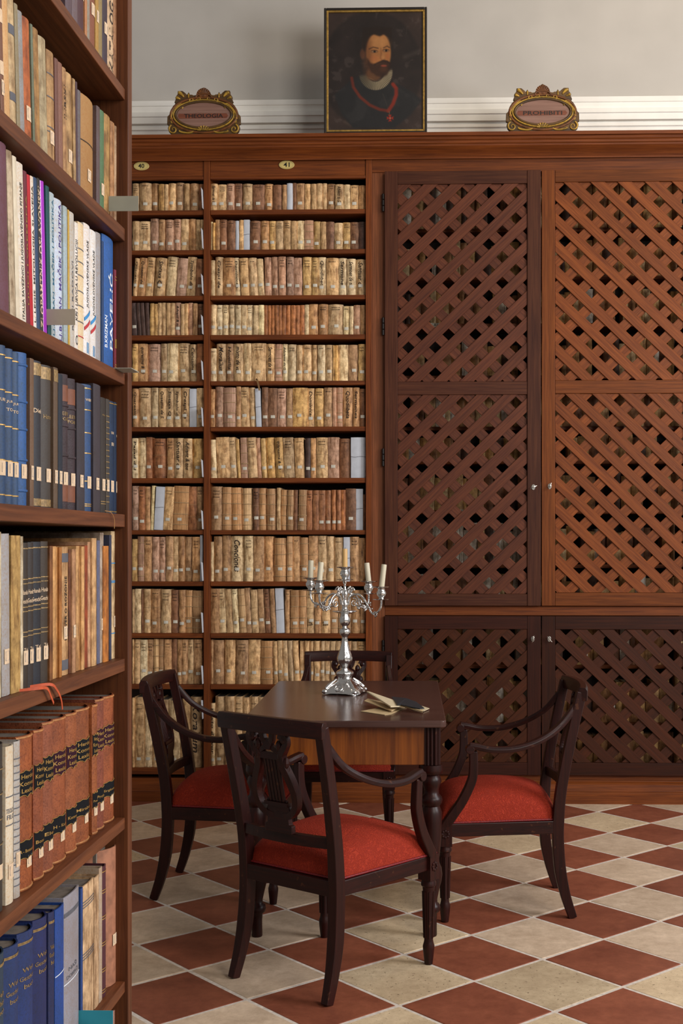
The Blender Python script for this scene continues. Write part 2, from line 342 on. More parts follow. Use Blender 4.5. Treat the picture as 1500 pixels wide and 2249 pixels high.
def slat_poly(c, wdt, horiz, R, s):
    """clip the band |u.x - c| < w/2 to rectangle R=(x0,x1,z0,z1); s=+1 for '/' slats"""
    x0, x1, z0, z1 = R; poly = [(x0, z0), (x1, z0), (x1, z1), (x0, z1)]
    nx, nz = (horiz[0], -s*horiz[1])   # slat line: nx*x - s*nz' ...
    f = lambda p: nx*p[0]+nz*p[1]-c
    for sign in (1, -1):
        out = []
        for i in range(len(poly)):
            a, b = poly[i], poly[(i+1) % len(poly)]; fa, fb = wdt/2-sign*f(a), wdt/2-sign*f(b)
            if fa >= 0: out.append(a)
            if (fa >= 0) != (fb >= 0):
                t = fa/(fa-fb); out.append((a[0]+(b[0]-a[0])*t, a[1]+(b[1]-a[1])*t))
        poly = out
        if len(poly) < 3: return []
    return poly
pxX, pxZ = 58.7*2.549e-3, 56.3*2.549e-3
nl = math.hypot(1/pxX, 1/pxZ); nrm = ((1/pxX)/nl, (1/pxZ)/nl); pitch = 1/nl
DW = {'ul': ('#3a1d15', '#54301f'), 'ur': ('#52280f', '#78401a'), 'll': ('#27110b', '#3a1a10'), 'lr': ('#26110a', '#38190c')}  # ll and lr: shade low on the cabinet put into darker frame colours
SW = {'ul': ('#45231a', '#683924'), 'ur': ('#5c2b10', '#86471d'), 'll': ('#331709', '#4a230f'), 'lr': ('#311609', '#47200d')}  # lower slats darkened the same way, shade held in the colour
def lattice_door(x0p, x1p, y0p, y1p, opens, phases, front, lab, hinges, key, keypx, proud, wk='ul'):
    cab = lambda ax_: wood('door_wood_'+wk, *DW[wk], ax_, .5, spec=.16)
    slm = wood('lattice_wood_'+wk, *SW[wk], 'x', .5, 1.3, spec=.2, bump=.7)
    X0, X1, Z0, Z1 = L(x0p)+.001, L(x1p)-.001, wz(y1p)+.001, wz(y0p)-.001
    d = empty('door', (X0, -.026-proud, Z0)); d.parent = lc; d['label'] = lab
    ox0, ox1 = wx(opens[0][0])-wx(x0p), wx(opens[0][1])-wx(x0p)
    W, H = X1-X0, Z1-Z0; zf = lambda y: wz(y)-Z0
    boxo('stile', (0, ox0, 0, .025, 0, H), cab('z'), d); boxo('stile', (ox1, W, -.003 if proud else 0, .025, 0, H), cab('z'), d)
    ys = [y0p]+[v for o in opens for v in (o[2], o[3])]+[y1p]
    for k in range(0, len(ys), 2):
        a, b = zf(ys[k+1]), zf(ys[k]); b = min(b, H); a = max(a, 0)
        boxo('rail', (ox0+.0006, ox1-.0006, 0.001, .025, a, b), cab('x'), d)
    for (a0, a1, t0_, t1_), (hx, hy) in zip(opens, phases):
        R = (ox0+.0006, ox1-.0006, zf(t1_)+.0006, zf(t0_)-.0006)
        cx_, cz_ = wx(hx)-wx(x0p), zf(hy)
        for s in (1, -1):
            isfront = (s == front); base = nrm[0]*cx_ - s*nrm[1]*cz_
            for k in range(-16, 17):
                c = base+(k+.5)*pitch; poly = slat_poly(c, .0555, nrm, R, s)
                if len(poly) < 3: continue
                ar = abs(sum(poly[i][0]*poly[(i+1) % len(poly)][1]-poly[(i+1) % len(poly)][0]*poly[i][1] for i in range(len(poly))))/2
                if ar < 2e-4: continue
                # local frame along the slat so the grain follows it
                ang = s*math.atan2(nrm[0], nrm[1]); mx_ = sum(p[0] for p in poly)/len(poly); mz_ = sum(p[1] for p in poly)/len(poly)
                ca, sa = math.cos(ang), math.sin(ang)
                lp = [((p[0]-mx_)*ca+(p[1]-mz_)*sa, -(p[0]-mx_)*sa+(p[1]-mz_)*ca) for p in poly]
                yy = (.004, .0125) if isfront else (.0130, .0215)
                MB().prism(lp, yy[0], yy[1]).build('lattice_slat', slm, d, bevel=.0012, loc=(mx_, 0, mz_), rot=(0, -ang, 0), segs=1)
    iron = plain('dark_iron', '#1c1613', .45, .6)
    for hy in hinges:
        m = MB(); z = zf(hy)
        for q in (-1, 0, 1): m.lathe([(.006, -.016), (.0075, -.014), (.0075, .014), (.006, .016)], (-.009, .012, z+q*.034), 8)
        m.box(-.012, 0, .018, .025, z-.045, z+.045); m.build('hinge', iron, d)
    if key:
        steel = plain('steel', '#b9b4ad', .25, 1); kx, kz = wx(keypx[0])-wx(x0p), zf(keypx[1]); m = MB()
        m.prism([(kx+.010*math.cos(2*PI*i/14), kz+.016*math.sin(2*PI*i/14)) for i in range(14)], -.003-(.003 if proud else 0), .001)
        m.tube([(kx, 0, kz), (kx, -.022, kz)], .0025, 8)
        a = key
        m.sweep([(kx-.019*math.cos(a), -.022, kz-.019*math.sin(a)), (kx, -.025, kz), (kx+.019*math.cos(a), -.022, kz+.019*math.sin(a))], [(-.0015, -.005), (.0015, -.005), (.0015, .005), (-.0015, .005)], up=(0, 1, 0.01))
        m.build('key', steel, d, bevel=.0006)
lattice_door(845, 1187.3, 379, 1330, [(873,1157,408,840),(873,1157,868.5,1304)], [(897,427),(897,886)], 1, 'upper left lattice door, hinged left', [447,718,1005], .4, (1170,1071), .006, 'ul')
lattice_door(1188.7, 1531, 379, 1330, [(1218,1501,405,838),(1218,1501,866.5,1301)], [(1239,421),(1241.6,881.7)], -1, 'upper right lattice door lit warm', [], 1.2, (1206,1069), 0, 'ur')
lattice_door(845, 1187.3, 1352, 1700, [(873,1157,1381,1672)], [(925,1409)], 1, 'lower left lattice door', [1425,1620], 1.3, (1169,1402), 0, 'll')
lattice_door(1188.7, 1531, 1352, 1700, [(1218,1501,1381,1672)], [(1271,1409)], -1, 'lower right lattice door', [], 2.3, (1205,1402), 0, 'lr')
# shelves and what stands behind the lattice
LSH = [497, 603, 707, 822, 935, 1010, 1120, 1240, 1330, 1462, 1590, 1690]
for y in LSH: boxo('shelf', (0.001, XR-X41c-.021, .06, BKY-WY-.013, wz(y+8), wz(y)), cab('x'), lc)
tagm = plain('paper_label', '#c9c2b2', .8, var=.06)
for px, y, s in ((956,500,'C-8-5'), (1073,501,'C-8-6'), (897,607,'C-8-9'), (956,710,'C-8-14'), (1014,1123,'C-8-28'), (1385,940,'C-9-3')):
    X, Z = wx(px)-X41c, wz(y); g = boxo('shelf_tag', (X-.03, X+.03, .0575, .0595, Z-.011, Z+.011), tagm, lc, bevel=0)
    letter('tag_number', s, g, inkblack, X, Z, .05, .013, lambda x: .0574)
def book_geom(m, w, dep, h, rnd=.18, t=.0025, slices=2, wob=0, x0=0, z0=0, y0=0, lean=0, pages=True, seed=0, mi=(0, 1)):
    """spine at y=0 facing -y. material 0 cover, 1 pages"""
    n = 6; sag = w*rnd; R = random.Random(seed)
    out = [(-w/2+w*i/n, sag*((2*i/n-1)**2)) for i in range(n+1)]
    outer = [(-w/2, dep)]+out+[(w/2, dep)]
    k = 1-2*t/w
    inner = [(-w/2+t, dep)]+[(a*k, b+t) for a, b in out]+[(w/2-t, dep)]
    ring = outer+inner[::-1]; nr = len(ring); vs = []
    for s in range(slices+1):
        z = h*s/slices; dx = R.uniform(-wob, wob) if 0 < s < slices else 0; dy = R.uniform(-wob, wob)*.7; kk = 1+R.uniform(-wob, wob)*12
        for a, b in ring: vs.append((a*kk+dx, (b+dy) if b < dep*.5 else b, z))
    fs = [(s*nr+i, s*nr+(i+1) % nr, (s+1)*nr+(i+1) % nr, (s+1)*nr+i) for s in range(slices) for i in range(nr)]
    no = len(outer)
    for base in (0, slices*nr):
        for i in range(no-1): fs.append((base+i, base+i+1, base+nr-2-i, base+nr-1-i))
    ca, sa = math.cos(lean), math.sin(lean)
    tf = lambda v: (x0+v[0]*ca+v[2]*sa, y0+v[1], z0+v[2]*ca-v[0]*sa)
    m.mi = mi[0]; m.add([tf(v) for v in vs], fs)
    if pages:
        iw = w/2-t-.0002; ins = .004 if h > .12 else .002
        poly = [(-iw, dep-.004)]+[(a*k*.995, b+t+.0005) for a, b in out]+[(iw, dep-.004)]
        N_ = len(poly); pv = [tf((a, b, ins)) for a, b in poly]+[tf((a, b, h-ins)) for a, b in poly]
        m.mi = mi[1]; m.add(pv, [tuple(range(N_)), tuple(range(N_, 2*N_))[::-1]]+[(i, N_+i, N_+(i+1) % N_, (i+1) % N_) for i in range(N_)])
    m.mi = 0; return lambda x: sag*min(1, (2*x/w)**2)
def vellum_fix(name, c):
    """same aged vellum but with its own fixed colour range by mesh island, for joined books"""
    m = aged('aged_vellum').copy(); m.name = name; nt = m.node_tree
    g = N(nt, 'ShaderNodeNewGeometry'); r = N(nt, 'ShaderNodeValToRGB'); r.color_ramp.interpolation = 'CONSTANT'
    cs = c; r.color_ramp.elements[0].color = lin(cs[0]); r.color_ramp.elements[1].color = lin(cs[-1]); r.color_ramp.elements[1].position = 1-1/len(cs)
    for i, cc in enumerate(cs[1:-1]): e = r.color_ramp.elements.new((i+1)/len(cs)); e.color = lin(cc)
    nt.links.new(g.outputs['Random Per Island'], r.inputs[0])
    for l in list(nt.links):
        if l.from_node.type == 'OBJECT_INFO' and l.from_socket.name == 'Color': to = l.to_socket; nt.links.remove(l); nt.links.new(r.outputs[0], to)
    return m
pagem = plain('page_edges', '#a08a66', .85, var=.2, scale=90)
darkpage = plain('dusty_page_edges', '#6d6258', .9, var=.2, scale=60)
m = MB(); rr = random.Random(3)
LB = LSH
tops = [342]+[y+8 for y in LSH[:-1]]
for y, tp_ in zip(LSH, tops):
    x = .02; z0 = wz(y)+.0005; room = wz(tp_)-z0
    while x < XR-X41c-.06:
        wd = rr.uniform(.022, .062); h = min(room*.93, max(.13, room*rr.uniform(.62, .9)))
        if rr.random() < .09: x += rr.uniform(.03, .09); continue
        book_geom(m, wd, .17, h, .15, x0=x+wd/2, y0=rr.uniform(.075, .10), z0=z0, seed=rr.random(), wob=.001, slices=3); x += wd+.0008
tag(m.build('books_behind_lattice', [vellum_fix('lattice_vellum', ['#d2a670', '#deb070', '#a87646', '#eac894', '#b07e50', '#5c4030', '#e8dccb', '#c89458', '#85583a']), pagem], loc=(X41c, WY, 0)),
    'shelved old books glimpsed behind the lattice doors', 'books', kind='stuff')
# ================================================================== OLD BOOKS IN CASES 40 AND 41
VC = dict(a='#f2d6a8', b='#dfb988', c='#c99c6e', d='#94684a', e='#584038', w='#c6c9d2', o='#b87a4e', p='#c79c80', y='#e0b472')
VN = dict(a='cream', b='tan', c='brown tan', d='brown', e='dark brown', w='white paper-wrapped', o='orange-brown', p='pinkish brown', y='yellowish')
def P(s): return s.split()
# per row: region offset y, bottom; entries right:top:code[T text][C cords][lean]
ROWS = [
 (385, 197, P('55:35:b 127:32:b 172:36:c 207:40:y 230:42:b 275:36:b 325:33:c 357:38:b 413:38:c 445:42:d'),
  P('525:40:bT 580:46:b 625:41:p 672:41:d 735:42:b 807:48:d 857:44:c 913:50:d 940:50:c 975:41:w 998:40:d 1048:43:c 1085:46:bT 1118:46:bT 1154:44:bT 1181:44:bT 1230:47:c 1280:50:bT 1320:52:a 1371:56:b 1412:58:c')),
 (385, 435, P('57:262:b 123:264:b 172:248:p 210:254:c 263:255:p 307:252:p 353:252:b 397:252:c 423:256:b 445:256:b'),
  P('497:270:a 511:275:y 539:257:cT 580:257:d 632:262:d 655:265:w 682:260:b 718:259:w 782:266:d 835:266:c 876:268:y 919:268:b 966:265:b 1000:268:b 1047:267:a 1100:265:pC 1143:272:y 1177:274:b 1224:274:d 1275:281:b 1320:279:y 1370:278:d 1412:276:e')),
 (555, 243, P('42:22:bT+4 88:20:cT+4 138:17:b+4 207:20:bT+4 275:15:a+4 335:24:p+4 390:17:bT+3 443:28:d+1'),
  P('510:38:aT 557:18:bT 632:22:c 665:24:aT-3 718:25:b-3 770:24:b-3 808:30:a-3 850:22:p-1 892:20:p-1 938:18:p-1 982:20:p 1035:26:p-1 1090:22:y 1127:25:y 1175:24:aT 1250:28:b 1300:30:aT 1353:34:aT 1412:38:bT')),
 (555, 487, P('48:292:e-3 70:292:e-3 95:292:e-3 120:292:e-2 145:295:y 167:298:y 190:292:b 218:292:b 243:293:b 270:293:b 305:292:pT 327:298:b 350:296:bT 378:293:p 405:296:c 443:300:d'),
  P('518:305:a 557:307:a 591:307:a 630:306:a 665:308:a 700:308:a 737:309:a 770:310:a 804:308:a 826:310:o 848:311:o 870:311:o 892:310:o 912:311:o 937:311:o 964:311:o 993:311:o 1018:311:o 1047:310:o 1073:308:a 1126:305:c 1188:305:c 1278:307:b 1317:318:a 1340:318:a 1380:312:p 1412:312:c')),
 (745, 243, P('48:20:y 105:20:cT 187:22:p 222:20:b 287:18:a 358:18:b 400:25:bT 443:22:o'),
  P('518:50:a 577:22:bT 620:22:cT 678:22:bT 730:20:a 815:20:b 870:24:bT 913:26:pC 945:26:aT 998:28:a 1033:32:b 1090:30:b 1125:32:b 1170:32:a 1215:32:b 1226:34:y 1248:34:y 1308:32:a 1368:32:c 1411:28:y')),
 (745, 518, P('50:290:cT 130:285:b 170:285:a 217:286:bT 262:286:bT 305:286:bT 358:286:bT 400:292:w 442:288:b'),
  P('510:295:c 560:280:p 637:285:pC 665:280:c 720:284:b-2 757:286:b-2 790:292:w-2 828:285:d 883:290:d 938:292:p 975:292:c 1065:288:y 1105:292:bT 1163:292:y 1214:288:c 1237:288:pT 1275:288:pC 1337:288:cT 1376:288:cT 1411:296:d')),
 (950, 268, P('48:30:aT 98:28:a 133:24:o 222:32:o 264:30:c 320:30:bT 372:32:bT 440:33:y'),
  P('522:40:a-2 602:25:b-2 645:26:b-3 665:38:y-3 710:28:pC-1 767:27:b-3 792:30:p-3 824:32:y-3 876:28:y-3 926:27:yT-3 990:28:b-3 1050:30:b-2 1083:32:e 1115:32:c 1187:28:b 1253:27:p 1324:35:d 1411:28:w')),
 (950, 577, P('53:318:p 90:320:o 122:322:c 143:316:a+2 197:322:w+3 254:322:b+3 348:318:cC+2 400:322:o 440:322:c'),
  P('553:322:c 607:325:cC 670:328:cC-1 735:332:bC-1 775:332:d 815:332:cC 880:335:cC 903:330:b 940:342:cC+1 978:343:cC+1 1003:343:d+1 1058:342:cC+2 1095:345:o 1132:345:o 1170:345:o 1207:345:o 1238:343:o 1267:343:o 1292:343:o 1355:335:d 1397:337:w 1411:370:d')),
 (1165, 302, P('45:52:y 85:35:pC 133:36:c 175:38:p 213:38:p 257:35:c 290:36:b 327:35:c 373:38:c 420:38:c 438:25:w'),
  P('501:68:a 553:35:c 602:30:c 685:33:aT 738:33:a 803:35:c 860:35:c 940:45:cC 975:35:cC 1018:35:c 1070:42:cC 1128:32:c 1180:32:b 1222:35:b 1280:42:b 1318:40:w 1372:38:c 1397:45:c 1411:45:c')),
 (1165, 613, P('30:355:b 68:352:a 80:355:d 123:352:b 184:352:c 245:354:b 293:358:d 332:358:c 375:360:cC 438:362:cC'),
  P('535:350:c 580:350:a-3 620:352:b-3 658:352:a-3 700:350:bC-3 733:345:c-3 775:356:b-3 812:352:c-3 848:352:d-3 878:350:c-3 928:347:w-2 963:355:c 1012:358:cC 1060:358:cC 1107:358:b 1145:360:c 1200:358:b 1250:358:cC 1325:358:cC 1378:358:c 1411:358:c')),
 (1390, 312, P('25:42:b 62:42:b 105:44:a 142:42:c 172:40:bC 205:40:cC 250:42:c 283:40:d 310:42:c 345:42:c 382:42:b 433:42:c'),
  P('500:42:c 562:45:c 635:44:b 708:45:c 785:42:b 860:50:cC 890:52:b-1 920:48:b-2 952:48:b-2 985:48:b-2 1018:48:b-2 1047:50:b 1075:50:b 1105:50:b 1137:50:b 1168:50:b 1200:50:b 1232:50:b 1262:50:b 1295:50:c 1328:50:c 1360:52:b 1411:52:b')),
 (1390, 812, P('28:395:b 85:390:b 133:395:a 180:400:b 230:405:b 300:410:a 363:400:b 430:388:bT'),
  P('510:425:aT 568:385:b 625:385:b 675:385:b 715:390:b 770:385:b 820:388:b 870:388:b 920:385:b 975:385:a 1030:388:b 1085:386:b 1140:385:b 1200:385:b 1262:385:b 1330:390:b 1411:385:b')),
]
WORDS = ['Sermoen de tos', 'Aduiento do Gen', 'Quaresima', 'Quaestio de S.', 'Sintaxa Qu', 'Symbolo del', 'Crespi de', 'Dominicae', 'Quodlibeta', 'Sermones', 'Parad del', 'Santuar de', 'Advent & tos', 'quaresima & 40', 'Conciones', 'Moralium', 'Homiliae', 'mixto de vor']
for s in WORDS+['40', '41', '226', '220']: text_data(s)
S = 550/1500
BOOKS = []
for ri, (off, bot, c40, c41) in enumerate(ROWS):
    for ci, (lst, st) in enumerate(((c40, 14), (c41, 483))):
        x = st
        for k, e in enumerate(lst):
            r_, t_, cd = e.split(':'); r_ = float(r_); t_ = float(t_); lean = 0
            for sg in '+-':
                if sg in cd: cd, q = cd.split(sg); lean = float(sg+q)
            xl, xr = 285+x*S, 285+r_*S; yt = off+t_*S; yb = SH[ri][0]
            BOOKS.append(dict(row=ri, case=ci, k=k, n=len(lst), xl=xl, xr=xr, yt=yt, yb=yb, c=cd[0], T='T' in cd, C='C' in cd, lean=lean, area=(xr-xl)*(yb-yt)))
            x = r_
order = sorted(BOOKS, key=lambda b: -b['area']); small = set(id(b) for b in order[300:])
vellum = aged('aged_vellum'); block = aged('worn_text_block', 'block'); paperw = plain('white_wrapping_paper', '#c3c7d0', .75, var=.05, scale=25, bump=.6)
labelm = plain('shelf_label_paper', '#cbc5b6', .8, var=.08, scale=200); cordm = plain('sewing_cord', '#a98c66', .8, var=.15, scale=100)
inkb = plain('faded_brown_ink', '#2a1c13', .8, var=.3, scale=300)
def jitter(c, r, k=.10):
    c = [int(c[i:i+2], 16)/255 for i in (1, 3, 5)]; f = 1+r.uniform(-k, k); g = r.uniform(-.02, .02)
    return '#%02x%02x%02x' % tuple(int(max(0, min(1, v*f+h))*255) for v, h in zip(c, (g, 0, -g)))
sm = MB(); wi = 0
bands = ['top', 'second', 'third', 'fourth', 'fifth', 'sixth', 'seventh', 'eighth', 'ninth', 'tenth', 'eleventh', 'bottom']
for b in BOOKS:
    r = random.Random(b['row']*1000+b['case']*100+b['k']); Y = WY+.022+r.uniform(0, .014)
    xl, xr = wx(b['xl'], Y)+.0006, wx(b['xr'], Y)-.0006; z0 = wz(b['yb'])+.0004; z1 = wz(b['yt'], Y); h = z1-z0
    if b['row']: h = min(h, wz(SH[b['row']-1][1])-z0-.004)
    if h < .05: continue
    W = max(.006, xr-xl); lean = math.radians(b['lean']); dep = min(.2, .09+h*.45)
    if lean: W *= .97
    xc = (xl+xr)/2
    sg = 1 if lean >= 0 else -1
    drop = abs(math.sin(lean))*W/2; h = (h-drop)/math.cos(lean)
    wrap = b['c'] == 'w'
    if id(b) in small:
        book_geom(sm, W, dep, h, .16, x0=xc, y0=Y, z0=z0+drop, lean=lean, seed=r.random(), wob=.0012, slices=4, mi=('abcdeopyw'.index(b['c']), 9)); continue
    mm = MB(); rnd = r.uniform(.10, .26) if not wrap else .05
    surf = book_geom(mm, W, dep, h, rnd, t=.002, seed=r.random(), wob=.0014 if not wrap else .0006, slices=6)
    bare = b['C']
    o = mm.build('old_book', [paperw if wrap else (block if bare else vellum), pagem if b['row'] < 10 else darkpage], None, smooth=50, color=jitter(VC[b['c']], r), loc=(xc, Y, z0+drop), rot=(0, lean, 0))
    pos = ('wide case' if b['case'] else 'narrow case'); shelf = bands[b['row']]
    desc = VN[b['c']]+(' book' if wrap else (' bare-corded book' if bare else ' vellum book'))
    if b['T']: desc += ' with handwritten title'
    kth = 'leftmost' if b['k'] == 0 else ('rightmost' if b['k'] == b['n']-1 else ORD[b['k']]+' from left')
    tag(o, '%s, %s on the %s shelf, %s' % (desc, kth, shelf, pos), 'old book', 'old books shelved in cases 40 and 41')
    n = 8
    def patch(x0, x1, z_0, z_1, name, mat, off=.0008):
        q = MB(); xs = [x0+(x1-x0)*i/4 for i in range(5)]
        q.add([(x, surf(x)-off, z_0) for x in xs]+[(x, surf(x)-off, z_1) for x in xs], [(i, i+1, 6+i, 5+i) for i in range(4)])
        me = bpy.data.meshes.new(name); me.from_pydata(q.v, [], q.f); me.materials.append(mat); oo = bpy.data.objects.new(name, me); col.objects.link(oo); oo.parent = o; return oo
    if not wrap:
        lw = min(.024, W*.72); zz = h*r.uniform(.22, .30) if b['row'] < 11 else h*.12
        if b['row'] == 7 and b['c'] == 'o': zz = h*.2
        xo = r.uniform(-.1, .1)*W
        if r.random() < .86 and W > .02: patch(xo-lw/2, xo+lw/2, zz-.008, zz+.0085, 'shelf_label', labelm, .0022)
    if bare or (b['row'] in (6, 7, 8, 9) and r.random() < .35 and not wrap):
        for f in ((.12, .36, .62, .86) if bare else (.30, .58)):
            q = MB(); q.tube([(x, surf(x)-.001, h*f) for x in [W*(-.5+i/6) for i in range(7)]], .0022 if bare else .0009, 6); q.build('sewing_cord', cordm, o)
    if wrap:
        q = MB(); q.tube([(x, surf(x)-.0012, h*.52+.002*math.sin(x*90)) for x in [W*(-.5+i/6) for i in range(7)]], .0009, 5); q.build('string', plain('dark_string', '#3b2c24', .8), o)
    if b['T']:
        s = WORDS[wi % len(WORDS)]; wi += 1
        if b['xl'] > 455 and b['row'] == 2 and abs(b['xr']-(285+1353*S)) < 1: s = 'Sermoen de tos'
        if b['row'] == 11 and b['case'] == 1: s = 'mixto de vor'
        letter('handwritten_title', s, o, inkb, 0, h*.56, W*(.44 if b['row'] != 11 else .62), h*.72, lambda x: surf(x)-.0012, turn=-1, shear=.28)
    elif not wrap and not bare and W > .03 and r.random() < .5:
        # short inked title lines near the head
        for q in range(r.randint(1, 3)):
            letter('handwritten_line', r.choice(WORDS)[:r.randint(4, 7)], o, inkb, 0, h*(.9-.07*q), W*.6, .0065, lambda x: surf(x)-.0014, shear=.3)
    if not b['T'] and b['row'] == 9 and b['case'] == 1 and abs(b['xr']-(285+1107*S)) < 1: letter('shelf_number', '226', o, inkb, 0, h*.22, W*.55, .02, lambda x: surf(x)-.0014)
    if not b['T'] and b['row'] == 9 and b['case'] == 1 and abs(b['xr']-(285+1200*S)) < 1: letter('shelf_number', '220', o, inkb, 0, h*.22, W*.6, .02, lambda x: surf(x)-.0014)
tag(sm.build('narrow_old_books', [vellum_fix('small_vellum_'+c_, [VC[c_], jitter(VC[c_], random.Random(1)), jitter(VC[c_], random.Random(2))]) for c_ in 'abcdeopy']+[paperw, pagem]), 'narrow old books filling gaps between the larger ones in cases 40 and 41', 'books', kind='stuff')
# paper slips standing out beside the divider of case 40
for i, (y0, y1) in enumerate(((410,455),(499,543),(600,643),(690,732),(790,832),(893,935),(1008,1047),(1120,1162),(1234,1276),(1345,1390),(1462,1503),(1538,1580))):
    X = wx(444.5, WY-.01); m = MB(); z0, z1 = wz(y1, WY-.01), wz(y0, WY-.01)
    m.add([(X-.004, WY-.03, z1), (X+.001, WY+.03, z1-.01), (X+.005, WY+.03, z0), (X+.003, WY-.03, z0), (X-.0035, WY-.03, z1), (X+.0015, WY+.03, z1-.01), (X+.0055, WY+.03, z0), (X+.0035, WY-.03, z0)],
          [(0,1,2,3),(7,6,5,4),(0,4,5,1),(1,5,6,2),(2,6,7,3),(3,7,4,0)])
    tag(m.build('paper_slip', paperw), 'thin white paper slip at the right end of case 40, %s shelf' % bands[i], 'paper', 'white paper slips in case 40')
# strap hanging from fifth shelf books
m = MB(); x, z = wx(566), wz(834)
m.sweep(smoothpath([(x-.012, WY+.02, z+.004), (x-.004, WY-.002, z+.003), (x+.006, WY-.006, z-.03), (x+.010, WY-.004, z-.058)]), [(-.005, -.0008), (.005, -.0008), (.005, .0008), (-.005, .0008)], up=(0, 1, .1))
tag(m.build('leather_tie', plain('leather_tie', '#7d5c34', .6)), 'small leather tie hanging over the shelf edge in case 41', 'strap')
# ================================================================== ON THE CORNICE: PORTRAIT AND TWO CARTOUCHES
TY = WY-.075; zt = ZT
px0, px1, pytop = wx(712, TY), wx(938, TY), wz(17, TY)
W, H = px1-px0, pytop-zt-.001
pt = empty('framed_portrait', (px0, TY, zt+.0008), label='framed dark oil portrait of a bearded man in a white ruff', cat='painting')
blackw = wood('black_frame', '#15100d', '#221a15', 'x', .4); gold = plain('gilt', '#b8924a', .38, .7, var=.2, scale=60)
fw = .013
for nm, b in (('frame_bar', (0, fw, -.012, .02, 0, H)), ('frame_bar', (W-fw, W, -.012, .02, 0, H)), ('frame_bar', (fw, W-fw, -.012, .02, 0, fw)), ('frame_bar', (fw, W-fw, -.012, .02, H-fw, H))):
    boxo(nm, b, blackw, pt, bevel=.003)
gw = .0105; a = fw
for b in ((a, a+gw, -.009, .01, a, H-a), (W-a-gw, W-a, -.009, .01, a, H-a), (a+gw, W-a-gw, -.009, .01, a, a+gw), (a+gw, W-a-gw, -.009, .01, H-a-gw, H-a)):
    boxo('gilt_fillet', b, gold, pt, bevel=.002)
def paint():
    nx, ny = 190, 236
    U, V = np.meshgrid(np.linspace(175, 1325, nx), np.linspace(155, 1585, ny)); C = np.zeros((ny, nx, 3))
    rs = np.random.RandomState(4)
    def fbm(s):
        out = np.zeros((ny, nx)); amp = 1
        for o_ in range(4):
            g = rs.rand(int(ny/s)+3, int(nx/s)+3); yy = np.arange(ny)/s; xx = np.arange(nx)/s; yi = yy.astype(int); xi = xx.astype(int); fy = (yy-yi)[:, None]; fx = (xx-xi)[None]
            out += amp*((g[yi][:, xi]*(1-fy)*(1-fx))+(g[yi+1][:, xi]*fy*(1-fx))+(g[yi][:, xi+1]*(1-fy)*fx)+(g[yi+1][:, xi+1]*fy*fx)); amp *= .5; s = max(2, s/2)
        return out/1.9
    F = fbm(30); F2 = fbm(12)
    def blend(mask, c): C[:] = C*(1-mask[..., None])+np.array(c)/255*mask[..., None]
    def ell(cx, cy, rx, ry, soft=.15): d = np.sqrt(((U-cx)/rx)**2+((V-cy)/ry)**2); return np.clip((1+soft-d)/(2*soft), 0, 1)
    def line(pts, wd, soft=8):
        M = np.full(U.shape, 1e9)
        for (ax, ay), (bx, by) in zip(pts[:-1], pts[1:]):
            dx, dy = bx-ax, by-ay; t = np.clip(((U-ax)*dx+(V-ay)*dy)/(dx*dx+dy*dy), 0, 1); M = np.minimum(M, np.hypot(U-ax-t*dx, V-ay-t*dy))
        return np.clip((wd/2+soft-M)/(2*soft), 0, 1)
    def poly(pts, soft=14):
        ins = np.zeros(U.shape, bool); n = len(pts)
        for i in range(n):
            (ax, ay), (bx, by) = pts[i], pts[(i+1) % n]; c_ = ((ay > V) != (by > V)) & (U < (bx-ax)*(V-ay)/(by-ay+1e-9)+ax); ins ^= c_
        M_ = ins*1.
        for _k in range(max(1, int(soft/3))):
            p_ = np.pad(M_, 1, mode='edge'); M_ = (p_[1:-1, 1:-1]*2+p_[:-2, 1:-1]+p_[2:, 1:-1]+p_[1:-1, :-2]+p_[1:-1, 2:])/6
        return M_
    C[:] = np.array((62, 48, 45))/255; blend(ell(700, 860, 610, 720, .03), (44, 35, 34)); C *= (.72+.5*F)[..., None]
    blend(np.clip((F2-.62)*4, 0, .35), (92, 84, 86))
    blend(line([(1110, 700), (1280, 630)], 30, 30)*.35, (120, 112, 112)); blend(line([(380, 1480), (450, 1520)], 20, 20)*.5, (120, 105, 95)); blend(line([(1080, 1360), (1300, 1300)], 12, 14)*.3, (110, 105, 105))
    blend(ell(760, 560, 250, 300, .4)*.45, (34, 24, 20))
    blend(poly([(250, 1150), (420, 1000), (520, 930), (640, 980), (900, 1030), (1010, 1020), (1200, 1130), (1310, 1230), (1180, 1400), (980, 1560), (480, 1560), (330, 1380)], 22), (38, 38, 42))
    blend(np.clip((F-.55)*3, 0, .3)*poly([(250, 1150), (520, 960), (1010, 1060), (1290, 1250), (950, 1560), (480, 1560)]), (66, 66, 70))
    blend(line([(460, 950), (480, 1060), (560, 1180), (680, 1280), (800, 1335), (900, 1352)], 36, 9), (112, 44, 30)); blend(line([(905, 1352), (960, 1270), (1000, 1160), (1000, 1080), (960, 1030)], 44, 9), (138, 44, 28))
    blend(line([(835, 1140), (880, 1260), (905, 1360)], 5, 6)*.5, (90, 80, 70))
    # ruff
    d = np.sqrt(((U-750)/205)**2+((V-880)/220)**2); th = np.arctan2(V-880, U-750)
    ru = np.clip((1.03-d)/.06, 0, 1)*np.clip((d-.50)/.06, 0, 1)*np.clip((V-(870-(U-750)*.18))/40, 0, 1)
    st = .74+.26*np.sin(th*64); shade = np.clip(.55+(U-560)/500, .45, 1)
    C[:] = C*(1-ru[..., None])+(np.array((190, 178, 152))/255*(st*shade)[..., None])*ru[..., None]
    blend(ell(735, 900, 95, 85, .2), (110, 74, 48)); blend(line([(655, 940), (740, 985), (850, 965)], 5, 5)*.6, (150, 125, 95))
    # hair, face
    blend(ell(765, 500, 178, 170, .12), (36, 24, 18))
